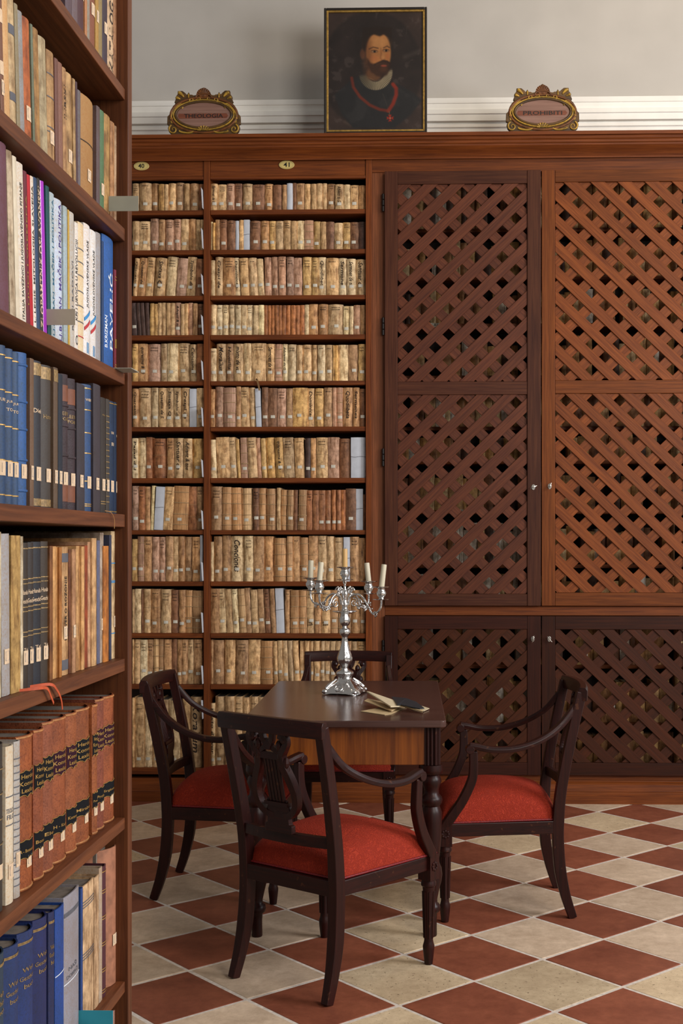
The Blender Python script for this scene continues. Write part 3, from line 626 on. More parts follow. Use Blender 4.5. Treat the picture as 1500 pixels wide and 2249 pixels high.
    blend(ell(785, 655, 150, 265, .07), (190, 130, 76)); blend(ell(800, 520, 110, 75, .5)*.6, (205, 152, 98))
    blend(ell(650, 690, 55, 230, .5)*.55, (104, 62, 36)); blend(ell(590, 660, 30, 60, .3)*.6, (120, 72, 46))
    blend(poly([(600, 340), (950, 340), (935, 540), (912, 455), (850, 425), (800, 448), (730, 425), (665, 440), (632, 540), (615, 640), (590, 560)], 16), (38, 25, 18))
    for ex, ey in ((735, 632), (876, 622)):
        blend(ell(ex, ey, 44, 19, .3)*.7, (120, 78, 50)); blend(ell(ex, ey, 34, 12, .2)*.7, (170, 140, 110)); blend(ell(ex+3, ey, 14, 13, .2), (34, 22, 18)); blend(line([(ex-36, ey-10), (ex, ey-20), (ex+34, ey-8)], 6, 4)*.8, (52, 30, 20))
    blend(line([(672, 600), (720, 578), (780, 592)], 12, 7)*.75, (60, 36, 24)); blend(line([(848, 588), (890, 568), (918, 585)], 12, 7)*.75, (60, 36, 24))
    blend(line([(812, 590), (818, 660), (806, 712), (830, 738), (862, 728)], 8, 8)*.5, (110, 66, 40)); blend(ell(842, 690, 16, 45, .5)*.5, (214, 156, 104)); blend(ell(895, 690, 22, 40, .5)*.35, (190, 100, 60)); blend(ell(735, 715, 50, 40, .6)*.35, (192, 106, 66))
    blend(poly([(640, 700), (690, 770), (760, 790), (830, 745), (870, 740), (930, 770), (925, 850), (890, 915), (830, 945), (760, 930), (690, 880), (650, 800)], 20)*.92, (56, 33, 22))
    blend(line([(740, 790), (800, 762), (845, 745), (890, 756), (925, 780)], 22, 9)*.9, (46, 26, 18)); blend(ell(850, 806, 36, 14, .3), (150, 72, 52)); blend(ell(845, 850, 45, 30, .5)*.4, (104, 62, 40))
    # cross
    for a_ in range(4):
        ca, sa = math.cos(a_*PI/2), math.sin(a_*PI/2); T = lambda x, y: (925+x*ca-y*sa, 1440+x*sa+y*ca)
        blend(poly([T(0, -4), T(45, -22), T(36, 0), T(45, 22), T(0, 4)], 4), (176, 44, 26))
    blend(ell(925, 1440, 7, 7, .3), (190, 170, 140)); blend(line([(915, 1355), (920, 1400)], 6, 4), (130, 110, 80))
    C[:] = np.clip(C*(.70+.16*F2)[..., None]*np.array((1.03, .98, .90)), 0, 1)
    return C, nx, ny
C, nx, ny = paint()
Cl = np.where(C <= .04045, C/12.92, ((C+.055)/1.055)**2.4)
x0, x1, z0, z1 = fw+gw-.001, W-fw-gw+.001, fw+gw-.001, H-fw-gw+.001
xs = np.linspace(x0, x1, nx); zs = np.linspace(z1, z0, ny)
vs = [(x, 0, z) for z in zs for x in xs]; fs = [(j*nx+i, (j+1)*nx+i, (j+1)*nx+i+1, j*nx+i+1) for j in range(ny-1) for i in range(nx-1)]
me = bpy.data.meshes.new('canvas'); me.from_pydata([tuple(map(float, v)) for v in vs], [], fs)
ca = me.color_attributes.new('paint', 'FLOAT_COLOR', 'POINT'); ca.data.foreach_set('color', np.concatenate([Cl.reshape(-1, 3), np.ones((nx*ny, 1))], 1).ravel())
pm, nt, b = newmat('oil_paint', .42, 0, .5); at = N(nt, 'ShaderNodeVertexColor'); at.layer_name = 'paint'; nt.links.new(at.outputs[0], b.inputs['Base Color'])
me.materials.append(pm); o = bpy.data.objects.new('canvas', me); col.objects.link(o); o.parent = pt
boxo('backing_board', (fw, W-fw, .002, .012, fw, H-fw), blackw, pt, bevel=0)

goldp = plain('gold_paint', '#a5812f', .45, .25, var=.35, scale=45); cdark = wood('dark_carving', '#1e1208', '#6b4a1c', 'x', .5, .35); camber = plain('amber_carving', '#6a3c14', .5, var=.35, scale=40, bump=.4)
plaqm = wood('plaque_wood', '#6b4a3e', '#8d6a5c', 'x', .6, .8); plaqr = wood('plaque_stripe', '#5c2c1a', '#7c4128', 'x', .6)
def cartouche(cpx, y0, wpx, s, lab, top='round'):
    X = wx(cpx, TY-.005); k = (wx(cpx+100, TY)-wx(cpx-100, TY))/200/7.5   # metres per zoom pixel (7.5 zoom px = 1 px)
    t = empty('cartouche_sign', (X, TY-.006, zt+.0008), label=lab, cat='sign')
    q = lambda pts: [((x-735)*k, (858-y)*k) for x, y in pts]
    right = [(735, 78), (775, 90), (800, 118), (835, 150), (860, 200), (905, 205), (935, 190), (960, 195), (985, 150), (1012, 195), (1040, 165), (1085, 130), (1165, 132), (1168, 185), (1205, 235), (1198, 265), (1222, 320), (1195, 332),
             (1240, 375), (1280, 440), (1305, 520), (1335, 545), (1340, 680), (1310, 690), (1328, 740), (1310, 800), (1265, 845), (1240, 858)]
    if top == 'point': right[0:3] = [(735, 60), (770, 85), (800, 105)]
    left = [(1470-x, y) for x, y in right[::-1]]
    MB().prism(q(right+left[:-1]), -.006, .016).build('carved_board', cdark, t, bevel=.003)
    cy = 530; E = lambda rx, ry, n=44: [(735+rx*math.cos(2*PI*i/n), cy+ry*math.sin(2*PI*i/n)) for i in range(n)]
    ring = lambda rx, ry, r, y, nm, mt: MB().tube([(a, y, b) for a, b in q(E(rx, ry)+E(rx, ry)[:1])], r, 8, up=(0, 1, 0)).build(nm, mt, t, smooth=60)
    MB().prism(q(E(440, 196)), -.009, -.0055).build('oval_plaque', plaqm, t)
    MB().prism(q([(330, 510), (1110, 510), (1140, 548), (1110, 588), (330, 588), (312, 548)]), -.0098, -.0088).build('painted_band', plaqr, t)
    ring(462, 215, .0065, -.010, 'dark_rim', cdark); ring(496, 245, .0045, -.010, 'gilt_rim', goldp)
    ring(545, 290, .007, -.006, 'amber_rim', camber)
    letter('lettering', s, t, inkblack, 0, (858-548)*k, 640*k if len(s) == 9 else 620*k, 66*k, lambda x: -.0100)
    g = MB()
    def spiral(cx, cy_, r0, turns, sx, a0=0):
        pts = []
        for i in range(30):
            f = i/29; a = a0+turns*2*PI*f; rr = r0*(1-.85*f); pts.append((cx+sx*rr*math.cos(a), cy_+rr*math.sin(a)))
        g.tube([(a, -.009, b) for a, b in q(pts)], .0042, 7, scales=[1.2-.7*i/29 for i in range(30)], up=(0, 1, 0))
    for sx in (1, -1):
        g = MB(); m_ = lambda x: 735+sx*(x-735)
        spiral(m_(1235), 765, 78, 1.3, sx, -1.2); spiral(m_(1120), 385, 48, 1.1, sx, 2.2); spiral(m_(930), 290, 50, 1.1, -sx, 1.0); spiral(m_(820), 265, 40, 1.0, sx, .4)
        g.tube([(a, -.008, b) for a, b in q(smoothpath2([(m_(900), 800), (m_(980), 822), (m_(1090), 812), (m_(1140), 790)]))], .0055, 7, up=(0, 1, 0))
        g.tube([(a, -.008, b) for a, b in q(smoothpath2([(m_(1150), 370), (m_(1215), 440), (m_(1262), 520), (m_(1275), 600)]))], .0048, 7, up=(0, 1, 0))
        g.tube([(a, -.008, b) for a, b in q(smoothpath2([(m_(1060), 235), (m_(1105), 185), (m_(1150), 160)]))], .0065, 7, scales=[.5+1*math.sin(PI*i/12) for i in range(13)], up=(0, 1, 0))
        g.tube([(a, -.008, b) for a, b in q(smoothpath2([(m_(1120), 270), (m_(1160), 250), (m_(1190), 245)]))], .005, 7, scales=[.5+1*math.sin(PI*i/12) for i in range(13)], up=(0, 1, 0))
        g.tube([(a, -.008, b) for a, b in q([(m_(985), 185), (m_(985), 250)])], .004, 6, up=(0, 1, 0))
        g.prism(q([(m_(1245), 570), (m_(1275), 575), (m_(1275), 660), (m_(1240), 665)]), -.010, -.006)
        g.build('gilt_scrollwork', goldp, t, smooth=60)
    sh = MB()
    for i in range(9):
        a = PI*(.08+.84*i/8); sh.tube([(c_, -.008, d_) for c_, d_ in q([(735+35*math.cos(a), 240-20*math.sin(a)), (735+85*math.cos(a), 215-85*math.sin(a)), (735+118*math.cos(a), 215-(118 if top == 'round' else 125)*math.sin(a))])], .0060, 7, scales=[.5, 1, 1.15], up=(0, 1, 0))
    sh.tube([(a, -.012, b) for a, b in q([(735+130*math.cos(PI*i/14), 250-62*math.sin(PI*i/14)) for i in range(15)])], .004, 7, up=(0, 1, 0))
    sh.build('shell_crest', camber, t, smooth=60)
    s2 = MB()
    for i in range(7):
        a = PI*(.05+.9*i/6); s2.tube([(c_, -.012, d_) for c_, d_ in q([(735+45*math.cos(a), 785-10*math.sin(a)), (735+100*math.cos(a), 785-72*math.sin(a))])], .0055, 7, scales=[.6, 1.1], up=(0, 1, 0))
    s2.build('lower_shell', goldp, t, smooth=60)
def smoothpath2(pts): return [(p.x, p.y) for p in smoothpath([(a, b, 0) for a, b in pts], 4)]
cartouche(448, 190, 159, 'THEOLOGIA', 'carved gilt oval cartouche sign reading THEOLOGIA, on the cornice at left')
cartouche(1191.5, 184, 162, 'PROHIBITI', 'carved gilt oval cartouche sign reading PROHIBITI, on the cornice at right', 'point')
# ================================================================== TABLE
tb = empty('writing_table', (-.412, 5.02, 0), math.radians(2), label='dark wooden writing table with walnut drawer front holding the silver candelabrum', cat='table')
TW, TL, TH = .745, 1.29, .80
topm = wood('table_top', '#402a25', '#523831', 'x', .22, .7, .5, .08); waln = wood('walnut_veneer', '#58290b', '#8c4c17', 'z', .34, .45)
def rrect(w, l, r, n=5):
    P_ = []
    for cx_, cy_, a0 in ((w/2-r, l/2-r, 0), (-w/2+r, l/2-r, PI/2), (-w/2+r, -l/2+r, PI), (w/2-r, -l/2+r, 3*PI/2)):
        P_ += [(cx_+r*math.cos(a0+PI/2*i/n), cy_+r*math.sin(a0+PI/2*i/n)) for i in range(n+1)]
    return P_
MB().prism(rrect(TW, TL, .022), TH-.026, TH, 'xy').build('table_top', topm, tb, bevel=.004, smooth=30)
ax, ay = TW/2-.03, TL/2-.045; z0, z1 = .632, TH-.0265
for b, nm, mt in (((-ax+.03, ax-.03, -ay, -ay+.02, z0, z1), 'drawer_front', waln), ((-ax+.03, ax-.03, ay-.02, ay, z0, z1), 'apron', waln), ((-ax, -ax+.02, -ay+.03, ay-.03, z0, z1), 'apron', waln), ((ax-.02, ax, -ay+.03, ay-.03, z0, z1), 'apron', waln)):
    boxo(nm, b, mt, tb)
dk = mahog('z')
legp = [(.018, 0), (.020, .004), (.019, .06), (.021, .085), (.030, .092), (.033, .104), (.030, .116), (.022, .122), (.021, .135), (.026, .16), (.036, .20), (.040, .225), (.037, .25), (.029, .27), (.028, .285), (.031, .31), (.036, .36), (.038, .42), (.039, .455), (.034, .468), (.030, .478), (.038, .488), (.041, .500), (.038, .512), (.028, .522), (.027, .54), (.033, .556), (.037, .568), (.034, .582), (.027, .592), (.040, .600), (.042, .612), (.040, .6305)]
for sx in (-1, 1):
    for sy in (-1, 1):
        lx, ly = sx*(ax-.022), sy*(ay-.022)
        g = MB().lathe(legp, (lx, ly, 0), 20).build('leg', dk, tb, smooth=50)
        c = MB(); c.box(lx-.026, lx+.026, ly-.026, ly+.026, .631, z1)
        for oo in (-.014, 0, .014): c.tube([(lx+oo, ly+sy*.027, .632), (lx+oo, ly+sy*.027, z1)], .006, 8); c.tube([(lx+sx*.027, ly+oo, .632), (lx+sx*.027, ly+oo, z1)], .006, 8)
        c.build('reeded_block', dk, g, smooth=50)

# ================================================================== ARMCHAIRS
def fabric():
    m, nt, b = newmat('red_upholstery', .8, 0, .25); b.inputs['Sheen Weight'].default_value = .0
    tc = N(nt, 'ShaderNodeTexCoord'); v = N(nt, 'ShaderNodeTexNoise'); v.inputs['Scale'].default_value = 26; v.inputs['Detail'].default_value = 2; v.inputs['Distortion'].default_value = 2.5
    nt.links.new(tc.outputs['Object'], v.inputs['Vector'])
    wv = N(nt, 'ShaderNodeMath', operation='MULTIPLY'); wv.inputs[1].default_value = 50; sn = N(nt, 'ShaderNodeMath', operation='SINE')
    nt.links.new(v.outputs['Fac'], wv.inputs[0]); nt.links.new(wv.outputs[0], sn.inputs[0])
    r = N(nt, 'ShaderNodeValToRGB'); e = r.color_ramp.elements; e[0].color = lin('#842110'); e[1].color = lin('#9c2f18'); e[0].position = 0; e[1].position = 1
    mr = N(nt, 'ShaderNodeMapRange'); mr.inputs[1].default_value = -1; mr.inputs[2].default_value = 1; nt.links.new(sn.outputs[0], mr.inputs[0]); nt.links.new(mr.outputs[0], r.inputs[0]); nt.links.new(r.outputs[0], b.inputs['Base Color'])
    bp = N(nt, 'ShaderNodeBump'); bp.inputs['Strength'].default_value = .6; bp.inputs['Distance'].default_value = .0018; nt.links.new(mr.outputs[0], bp.inputs['Height']); nt.links.new(bp.outputs[0], b.inputs['Normal'])
    return m
FAB = fabric(); GIMP = plain('red_gimp', '#760c10', .55, var=.35, scale=220, bump=.6)
CD = .493
def rear_post(sx):
    pts = smoothpath([(.204, -.002, 0), (.201, .026, .085), (.198, .046, .18), (.196, .054, .28), (.196, .054, .37), (.198, .042, .50), (.204, .008, .68), (.209, -.034, .870)], 5)
    pts = [(sx*p[0], p[1], p[2]) for p in pts]
    return MB().sweep(pts, [(-.018, -.022), (.018, -.022), (.018, .022), (-.018, .022)], up=(0, 1, 0), scales=[.74+.26*min(1, i/10)-.16*max(0, (i-20)/15) for i in range(len(pts))])
def front_leg(sx):
    m = MB(); c = (sx*.236, CD, 0)
    m.lathe([(.014, 0), (.0165, .02), (.020, .052), (.0205, .062), (.017, .074), (.0155, .082), (.0165, .16), (.0205, .255), (.0215, .266), (.026, .270), (.0265, .279), (.0235, .285), (.024, .292)], c, 16)
    x0, x1 = c[0]-.026, c[0]+.026; m.box(x0, x1, c[1]-.026, c[1]+.026, .291, .378)
    m.lathe([(.004, 0), (.004, .001), (.003, .002)], (c[0], c[1], .378), 8)
    for k in range(8):
        a = 2*PI*k/8
        m.ball((c[0]+sx*.0275, c[1]+.012*math.cos(a), .338+.012*math.sin(a)), .0055, 6, .5, 1, 1); m.ball((c[0]+.012*math.cos(a), c[1]+.0275, .338+.012*math.sin(a)), .0055, 6, 1, .5, 1)
        # flutes
        m.tube([(c[0]+.0155*math.cos(a), c[1]+.0155*math.sin(a), .09), (c[0]+.0200*math.cos(a), c[1]+.0200*math.sin(a), .25)], .0035, 5)
    return m
def arm_rest(sx):
    m = MB(); pts = smoothpath([(.206, -.012, .815), (.220, .050, .742), (.247, .13, .692), (.264, .22, .664), (.270, .31, .660), (.268, .375, .672), (.267, .402, .676)], 5)
    n = len(pts); m.sweep([(sx*p[0], p[1], p[2]) for p in pts], [(-.016, -.011), (.016, -.011), (.018, .002), (.012, .012), (-.012, .012), (-.018, .002)], up=(0, 0, 1), scales=[(.75+.25*min(1, i/9), 1.1-.1*min(1, i/9)) for i in range(n)])
    sp = [(sx*.267, .402+.016*math.cos(a)*(1-.55*i/14), .662+.016*math.sin(a)*(1-.55*i/14)) for i, a in enumerate([PI/2-1.6*PI*j/14 for j in range(15)])]
    m.sweep(sp, [(-.018, -.004), (.018, -.004), (.018, .004), (-.018, .004)], up=(sx*1, 0, 0)) if 0 else m.add(*scroll_disc(sx*.267, .400, .662, .017, .018))
    return m
def scroll_disc(x, y, z, r, hw):
    n = 14; vs = [(x-hw, y+r*math.cos(2*PI*i/n), z+r*math.sin(2*PI*i/n)) for i in range(n)]+[(x+hw, y+r*math.cos(2*PI*i/n), z+r*math.sin(2*PI*i/n)) for i in range(n)]
    return vs, [tuple(range(n)), tuple(range(n, 2*n))[::-1]]+[(i, n+i, n+(i+1) % n, (i+1) % n) for i in range(n)]
def arm_post(sx):
    pts = smoothpath([(.266, .388, .655), (.264, .386, .60), (.260, .392, .545), (.254, .425, .47), (.250, .468, .405), (.246, CD+.002, .36), (.243, CD+.004, .30)], 5)
    return MB().sweep([(sx*p[0], p[1], p[2]) for p in pts], [(-.013, -.016), (.013, -.016), (.013, .016), (-.013, .016)], up=(0, 1, 0), scales=[1+.25*i/len(pts) for i in range(len(pts))])
def by(z): return .034-(z-.50)*.22
def make_chair():
    t = empty('armchair')
    wz_, wx_, wy_ = mahog('z'), mahog('x'), mahog('y')
    for sx in (-1, 1):
        rear_post(sx).build('rear_leg', wz_, t, bevel=.003); front_leg(sx).build('front_leg', wz_, t, smooth=40)
        arm_rest(sx).build('armrest', wy_, t, smooth=35, bevel=.002); arm_post(sx).build('arm_support', wz_, t, bevel=.004)
    for sx in (-1, 1):
        MB().prism([(sx*.185, .06), (sx*.212, .06), (sx*.25, CD-.02), (sx*.222, CD-.02)], .325, .375, 'xy').build('seat_rail', wy_, t, bevel=.003)
    boxo('seat_rail', (-.18, .18, .035, .062, .325, .375), wx_, t); boxo('seat_rail', (-.212, .212, CD-.012, CD+.016, .325, .375), wx_, t)
    # crest rail and lower rail, both bowed backwards
    cr = [(-.225+.450*i/16, -.037-.026*(1-(2*i/16-1)**2), .862+.004*(1-(2*i/16-1)**2)) for i in range(17)]
    MB().sweep(cr, [(-.016, -.026), (.016, -.026), (.018, .014), (.012, .026), (-.012, .026), (-.018, .014)]).build('crest_rail', wx_, t, smooth=35, bevel=.002)
    lr = [(-.185+.37*i/14, .040-.022*(1-(2*i/14-1)**2), .495) for i in range(15)]
    MB().sweep(lr, [(-.012, -.018), (.012, -.018), (.012, .018), (-.012, .018)]).build('back_rail', wx_, t, bevel=.003)
    # lyre splat
    ly = MB(); off = -.016
    Q = lambda x, z: (x, by(z)+off, z)
    for sx in (-1, 1):
        path = smoothpath([Q(sx*.018, .566), Q(sx*.052, .572), Q(sx*.080, .602), Q(sx*.086, .645), Q(sx*.070, .695), Q(sx*.052, .735), Q(sx*.050, .768), Q(sx*.066, .792), Q(sx*.080, .812), Q(sx*.078, .832), Q(sx*.064, .838), Q(sx*.056, .824)], 4)
        n = len(path); ly.sweep(path, [(-.010, -.010), (.010, -.010), (.010, .010), (-.010, .010)], up=(0, 1, 0), scales=[.9+.35*math.sin(PI*min(1, i/n*1.4)) for i in range(n)])
        for zz, r_ in ((.745, .013), (.722, .011), (.770, .014), (.800, .013)): ly.ball(Q(sx*(.062 if zz < .76 else .045), zz), r_, 8, 1, .9, 1.5)
        ly.ball(Q(sx*.070, .822), .015, 10, 1, .9, 1)
        ly.sweep(smoothpath([Q(sx*.045, .775), Q(sx*.020, .790), Q(0, .800)], 4), [(-.008, -.008), (.008, -.008), (.008, .008), (-.008, .008)], up=(0, 1, 0))
        ly.sweep(smoothpath([Q(0, .800), Q(sx*.016, .815), Q(sx*.024, .842)], 4), [(-.009, -.008), (.009, -.008), (.009, .008), (-.009, .008)], up=(0, 1, 0))
    ly.prism([(-.052, .755), (.052, .755), (.045, .778), (-.045, .778)], by(.765)+off-.010, by(.765)+off+.010)
    ly.prism([(-.012, .785), (.012, .785), (.016, .800), (.010, .822), (-.010, .822), (-.016, .800)], by(.80)+off-.010, by(.80)+off+.010)
    ly.build('lyre_splat', wz_, t, bevel=.002)
    ba = MB(); ba.prism([(-.058, .512), (.058, .512), (.058, .537), (.047, .541), (.044, .560), (.050, .585), (.045, .600), (-.045, .600), (-.050, .585), (-.044, .560), (-.047, .541), (-.058, .537)], by(.56)+off-.010, by(.56)+off+.010)
    ba.build('lyre_base', wx_, t, bevel=.002)
    br = MB(); br.box(-.05, .05, by(.605)+off-.013, by(.605)+off+.013, .600, .612)
    for k in range(6): br.ball((-.04+.016*k, by(.615)+off, .615), .006, 6)
    br.build('string_bridge', wx_, t)
    for k in range(5):
        x = -.028+.014*k; MB().tube([Q(x, .610), Q(x, .757)], .0066, 8, up=(0, 1, 0)).build('lyre_string', wz_, t, smooth=50)
    # seat cushion
    n = 26; vs = []
    for j in range(n+1):
        for i in range(n+1):
            a, b_ = -1+2*i/n, -1+2*j/n
            a2, b2 = math.copysign(abs(a)**.7, a), math.copysign(abs(b_)**.7, b_)   # denser at edges
            v = (b2+1)/2; hw = .199+(.253-.199)*v
            e = max(0, (1-abs(a2)**5))*max(0, (1-abs(b2)**5)); hgt = .095*e**.36+.030*(1-a2*a2)*(1-b2*b2)
            yy = .058+(CD+.018-.058)*v; xx = a2*hw
            if v > .85 and abs(a2) > .9: pass
            bul = .006*(e**.2)
            vs.append((xx*(1+bul), yy, .376+hgt))
    fs = [(j*(n+1)+i, j*(n+1)+i+1, (j+1)*(n+1)+i+1, (j+1)*(n+1)+i) for j in range(n) for i in range(n)]
    m = MB(); m.add(vs, fs); m.build('seat_cushion', FAB, t, smooth=80)
    ring = [(-.200, .057, .379), (.200, .057, .379), (.254, CD+.019, .379), (-.254, CD+.019, .379)]
    g = MB(); per = []
    for k in range(4):
        a, b_ = Vector(ring[k]), Vector(ring[(k+1) % 4])
        for i in range(28): f = i/28; p = a.lerp(b_, f); p.z += 0; per.append(p)
    per.append(per[0]); g.tube(per, .0040, 7); g.build('gimp_trim', GIMP, t, smooth=60)
    return t
def copy_tree(o, parent=None):
    c = o.copy(); col.objects.link(c)
    if parent: c.parent = parent
    for ch in list(o.children): copy_tree(ch, c)
    return c
ch = make_chair()
poses = [((-.553, 3.887), math.atan2(.344, .241), 'dark lyre-back armchair nearest the camera, its back turned to us'),
         ((-1.197, 5.082), math.atan2(-.03, 1), 'dark lyre-back armchair on the left of the table beside the bookcases'),
         ((.455, 4.885), math.atan2(-.06, -1), 'dark lyre-back armchair on the right of the table before the lattice doors'),
         ((-.525, 6.16), math.atan2(-1, .0), 'dark lyre-back armchair behind the table, mostly hidden by it')]
for i, ((x, y), a, lab) in enumerate(poses):
    c = ch if i == 0 else copy_tree(ch)
    c.location = (x, y, 0.0006); c.rotation_euler = (0, 0, a-PI/2); tag(c, lab, 'chair', 'lyre-back armchairs around the table')

# ================================================================== CANDELABRUM
def silver():
    m, nt, b = newmat('silver', .17, 1, .5); b.inputs['Base Color'].default_value = (.74, .73, .72, 1)
    tc = N(nt, 'ShaderNodeTexCoord'); n = N(nt, 'ShaderNodeTexNoise'); n.inputs['Scale'].default_value = 60; n.inputs['Detail'].default_value = 3
    nt.links.new(tc.outputs['Object'], n.inputs['Vector']); bp = N(nt, 'ShaderNodeBump'); bp.inputs['Strength'].default_value = .5; bp.inputs['Distance'].default_value = .004
    nt.links.new(n.outputs['Fac'], bp.inputs['Height']); nt.links.new(bp.outputs[0], b.inputs['Normal']); return m
SIL = silver(); K = .000413
XC, _ = on_y(757.7, 1200, 5.2); cd = empty('candelabrum', (XC, 5.19, TH+.0006), label='ornate silver five-light candelabrum standing on the table', cat='candelabrum')
zz = lambda y: (1570-y)*K
def prof(l): return [(r*K, zz(y)) for r, y in l]
# lobed four-footed base
n = 48; rows = [(222, 1588, .12), (216, 1572, .11), (196, 1538, .10), (168, 1512, .09), (128, 1488, .07), (90, 1462, .05), (72, 1435, .04), (70, 1415, .04)]
vs = []
for r, y, amp in rows:
    for k in range(n):
        a = 2*PI*k/n; f = 1+amp*math.cos(4*(a-PI/4+.25)); lift = 0
        if y > 1565: lift = 22*(1-max(0, math.cos(4*(a-PI/4+.25))))*.6
        f *= 1+.018*math.cos(16*a); vs.append((r*K*f*math.cos(a), r*K*f*math.sin(a), max(0, zz(y-lift)+.0085)))
fs = [(i*n+k, i*n+(k+1) % n, (i+1)*n+(k+1) % n, (i+1)*n+k) for i in range(len(rows)-1) for k in range(n)]; fs.append(tuple((len(rows)-1)*n+k for k in range(n)))
m = MB(); m.add(vs, fs)
for q in range(4):
    a = q*PI/2+PI/4-.25; ca, sa = math.cos(a), math.sin(a); m.ball((.094*ca, .094*sa, .012), .013, 8, 1.1, 1.1, .85)
    m.tube([(.090*ca, .090*sa, .024), (.066*ca, .066*sa, .044), (.040*ca, .040*sa, .062)], .007, 8, scales=[1, 1, .6])
    b_ = a+PI/4
    m.tube([((.078+.010*math.cos(t_))*math.cos(b_+.22*math.sin(t_)), (.078+.010*math.cos(t_))*math.sin(b_+.22*math.sin(t_)), .030-.012*math.cos(t_)) for t_ in [2*PI*i/12 for i in range(13)]], .0022, 6)
m.build('base', SIL, cd, smooth=60)
MB().lathe(prof([(72, 1425), (70, 1405), (84, 1385), (92, 1368), (90, 1350), (74, 1335), (48, 1322), (34, 1308), (38, 1296), (42, 1290), (62, 1262), (78, 1232), (80, 1200), (70, 1165), (52, 1115), (38, 1060), (30, 1005), (33, 980), (50, 962), (58, 938), (56, 912), (42, 895), (24, 886), (28, 876), (46, 856), (57, 826), (56, 795), (44, 765), (40, 745)]), n=32, lobes=8, amp=.035).build('stem', SIL, cd, smooth=60)
MB().lathe(prof([(30, 748), (70, 742), (130, 722), (128, 716), (60, 728), (38, 705), (26, 680), (34, 660), (36, 640), (22, 618), (20, 590), (32, 560), (36, 530), (26, 505), (14, 480), (12, 440), (20, 425), (24, 405)]), n=28).build('upper_stem', SIL, cd, smooth=60)
def socket(x, y, z, name='candle_socket'):
    p = [(10, 20), (12, 0), (86, -6), (90, -12), (50, -10), (26, -18), (30, -30), (46, -50), (52, -72), (46, -92), (36, -106), (40, -120), (50, -128), (88, -134), (92, -142), (60, -140), (30, -134), (28, -120)]
    return MB().lathe([(r*K, -zy*K) for r, zy in p], (x, y, z), 22, lobes=0).build(name, SIL, cd, smooth=60)
candm = newmat('candle_wax', .45, 0, .4)[0]; bb = candm.node_tree.nodes['Principled BSDF']; bb.inputs['Base Color'].default_value = lin('#cfc6ae'); bb.inputs['Subsurface Weight'].default_value = .15; bb.inputs['Subsurface Radius'].default_value = (.01, .008, .005)
candy = newmat('candle_wax_yellow', .45, 0, .4)[0]; candy.node_tree.nodes['Principled BSDF'].inputs['Base Color'].default_value = lin('#cfa76c')
SP = [('second', -.098, -.105, 390, (200, 380), (.085, 0)), ('far left', -.154, .055, 375, (188, 365), (.03, 0)), ('inner right', .096, .105, 415, (215, 405), (-.10, 0)), ('outer right', .160, -.045, 460, (230, 455), (.11, 0))]
def candle(x, y, z, h, tilt, mat, lab):
    m = MB().lathe([(.0115, 0), (.0118, .003), (.0115, h-.004), (.0105, h-.001), (.004, h-.0005)], (0, 0, 0), 14); m.mi = 0
    t = empty('candle', (x, y, z), label=lab, cat='candle', group='candles in the candelabrum'); t.rotation_euler = (0, tilt, 0)
    m.build('wax_stick', mat, t, smooth=50); MB().tube([(0, 0, h-.001), (.001, 0, h+.005)], .0008, 5).build('wick', inkblack, t)
cl = {'second': 'white candle stub leaning right, second from the left in candelabrum', 'far left': 'white candle stub, leftmost in the silver candelabrum', 'inner right': 'white candle stub leaning left, just right of the centre candle', 'outer right': 'long white candle stub leaning right, rightmost in the silver candelabrum'}
for nm, dx, dy, yd, (ct, cb), (ty_, _) in SP:
    zs_ = zz(yd)-140*K; socket(dx, dy, zs_)
    a = math.atan2(dy, dx); R = math.hypot(dx, dy); ca, sa = math.cos(a), math.sin(a)
    zb = zs_; mid = zz(600); low = zb-.062
    pth = smoothpath([(.018, zz(640)), (.030, zz(560)), (R*.36, zz(535)), (R*.50, zz(575)), (R*.60, zz(660)), (R*.74, low), (R*.90, low+.016), (R*.985, zb-.025), (R, zb+.001)] and [Vector((r*ca, r*sa, z)) for r, z in [(.016, zz(650)), (.026, zz(570)), (R*.34, zz(540)), (R*.50, zz(575)), (R*.62, zz(650)), (R*.76, low+.004), (R*.90, low+.012), (R*.985, zb-.030), (R, zb+.001)]], 6)
    m = MB(); m.tube(pth, .0044, 9); 
    # scrolls under and over the arm
    def sc_(r0, z0_, rad, turns, dirn, a0):
        pts = []
        for i in range(26):
            f = i/25; an = a0+dirn*turns*2*PI*f; rr = rad*(1-.85*f); rr_ = r0+rr*math.cos(an); pts.append((rr_*ca, rr_*sa, z0_+rr*math.sin(an)))
        m.tube(pts, .0030, 7, scales=[1.2-.6*i/25 for i in range(26)])
    sc_(R*.36, zz(635), .020, 1.4, -1, PI/2); sc_(R*.82, low+.004, .012, 1.3, 1, -PI/2); sc_(R*.18, zz(500), .014, 1.3, 1, 0)
    rg = random.Random(int(yd))
    for i in range(16):
        an = rg.uniform(0, 2*PI); rr = rg.uniform(.004, .017); r0 = R*.66; w_ = rg.uniform(-.010, .010)
        m.ball(((r0+rr*math.cos(an))*ca-w_*sa, (r0+rr*math.cos(an))*sa+w_*ca, zz(668)+rr*math.sin(an)), rg.uniform(.003, .0055), 6)
    for i in range(8):
        an = rg.uniform(0, 2*PI); m.ball(((.028+.012*math.cos(an))*ca, (.028+.012*math.cos(an))*sa, zz(500)+.014*math.sin(an)), .0042, 6)
    m.build('branch', SIL, cd, smooth=60)
    candle(XC+dx+math.sin(ty_)*.0, 5.19+dy, TH+zs_+.128*.0+ (120*K), (cb-ct)*K+.012, ty_, candm, cl[nm])
socket(0, 0, zz(400), 'candle_socket')
candle(XC, 5.19, TH+zz(400)+120*K, .088, 0, candy, 'yellowish central candle, tallest in the silver candelabrum')

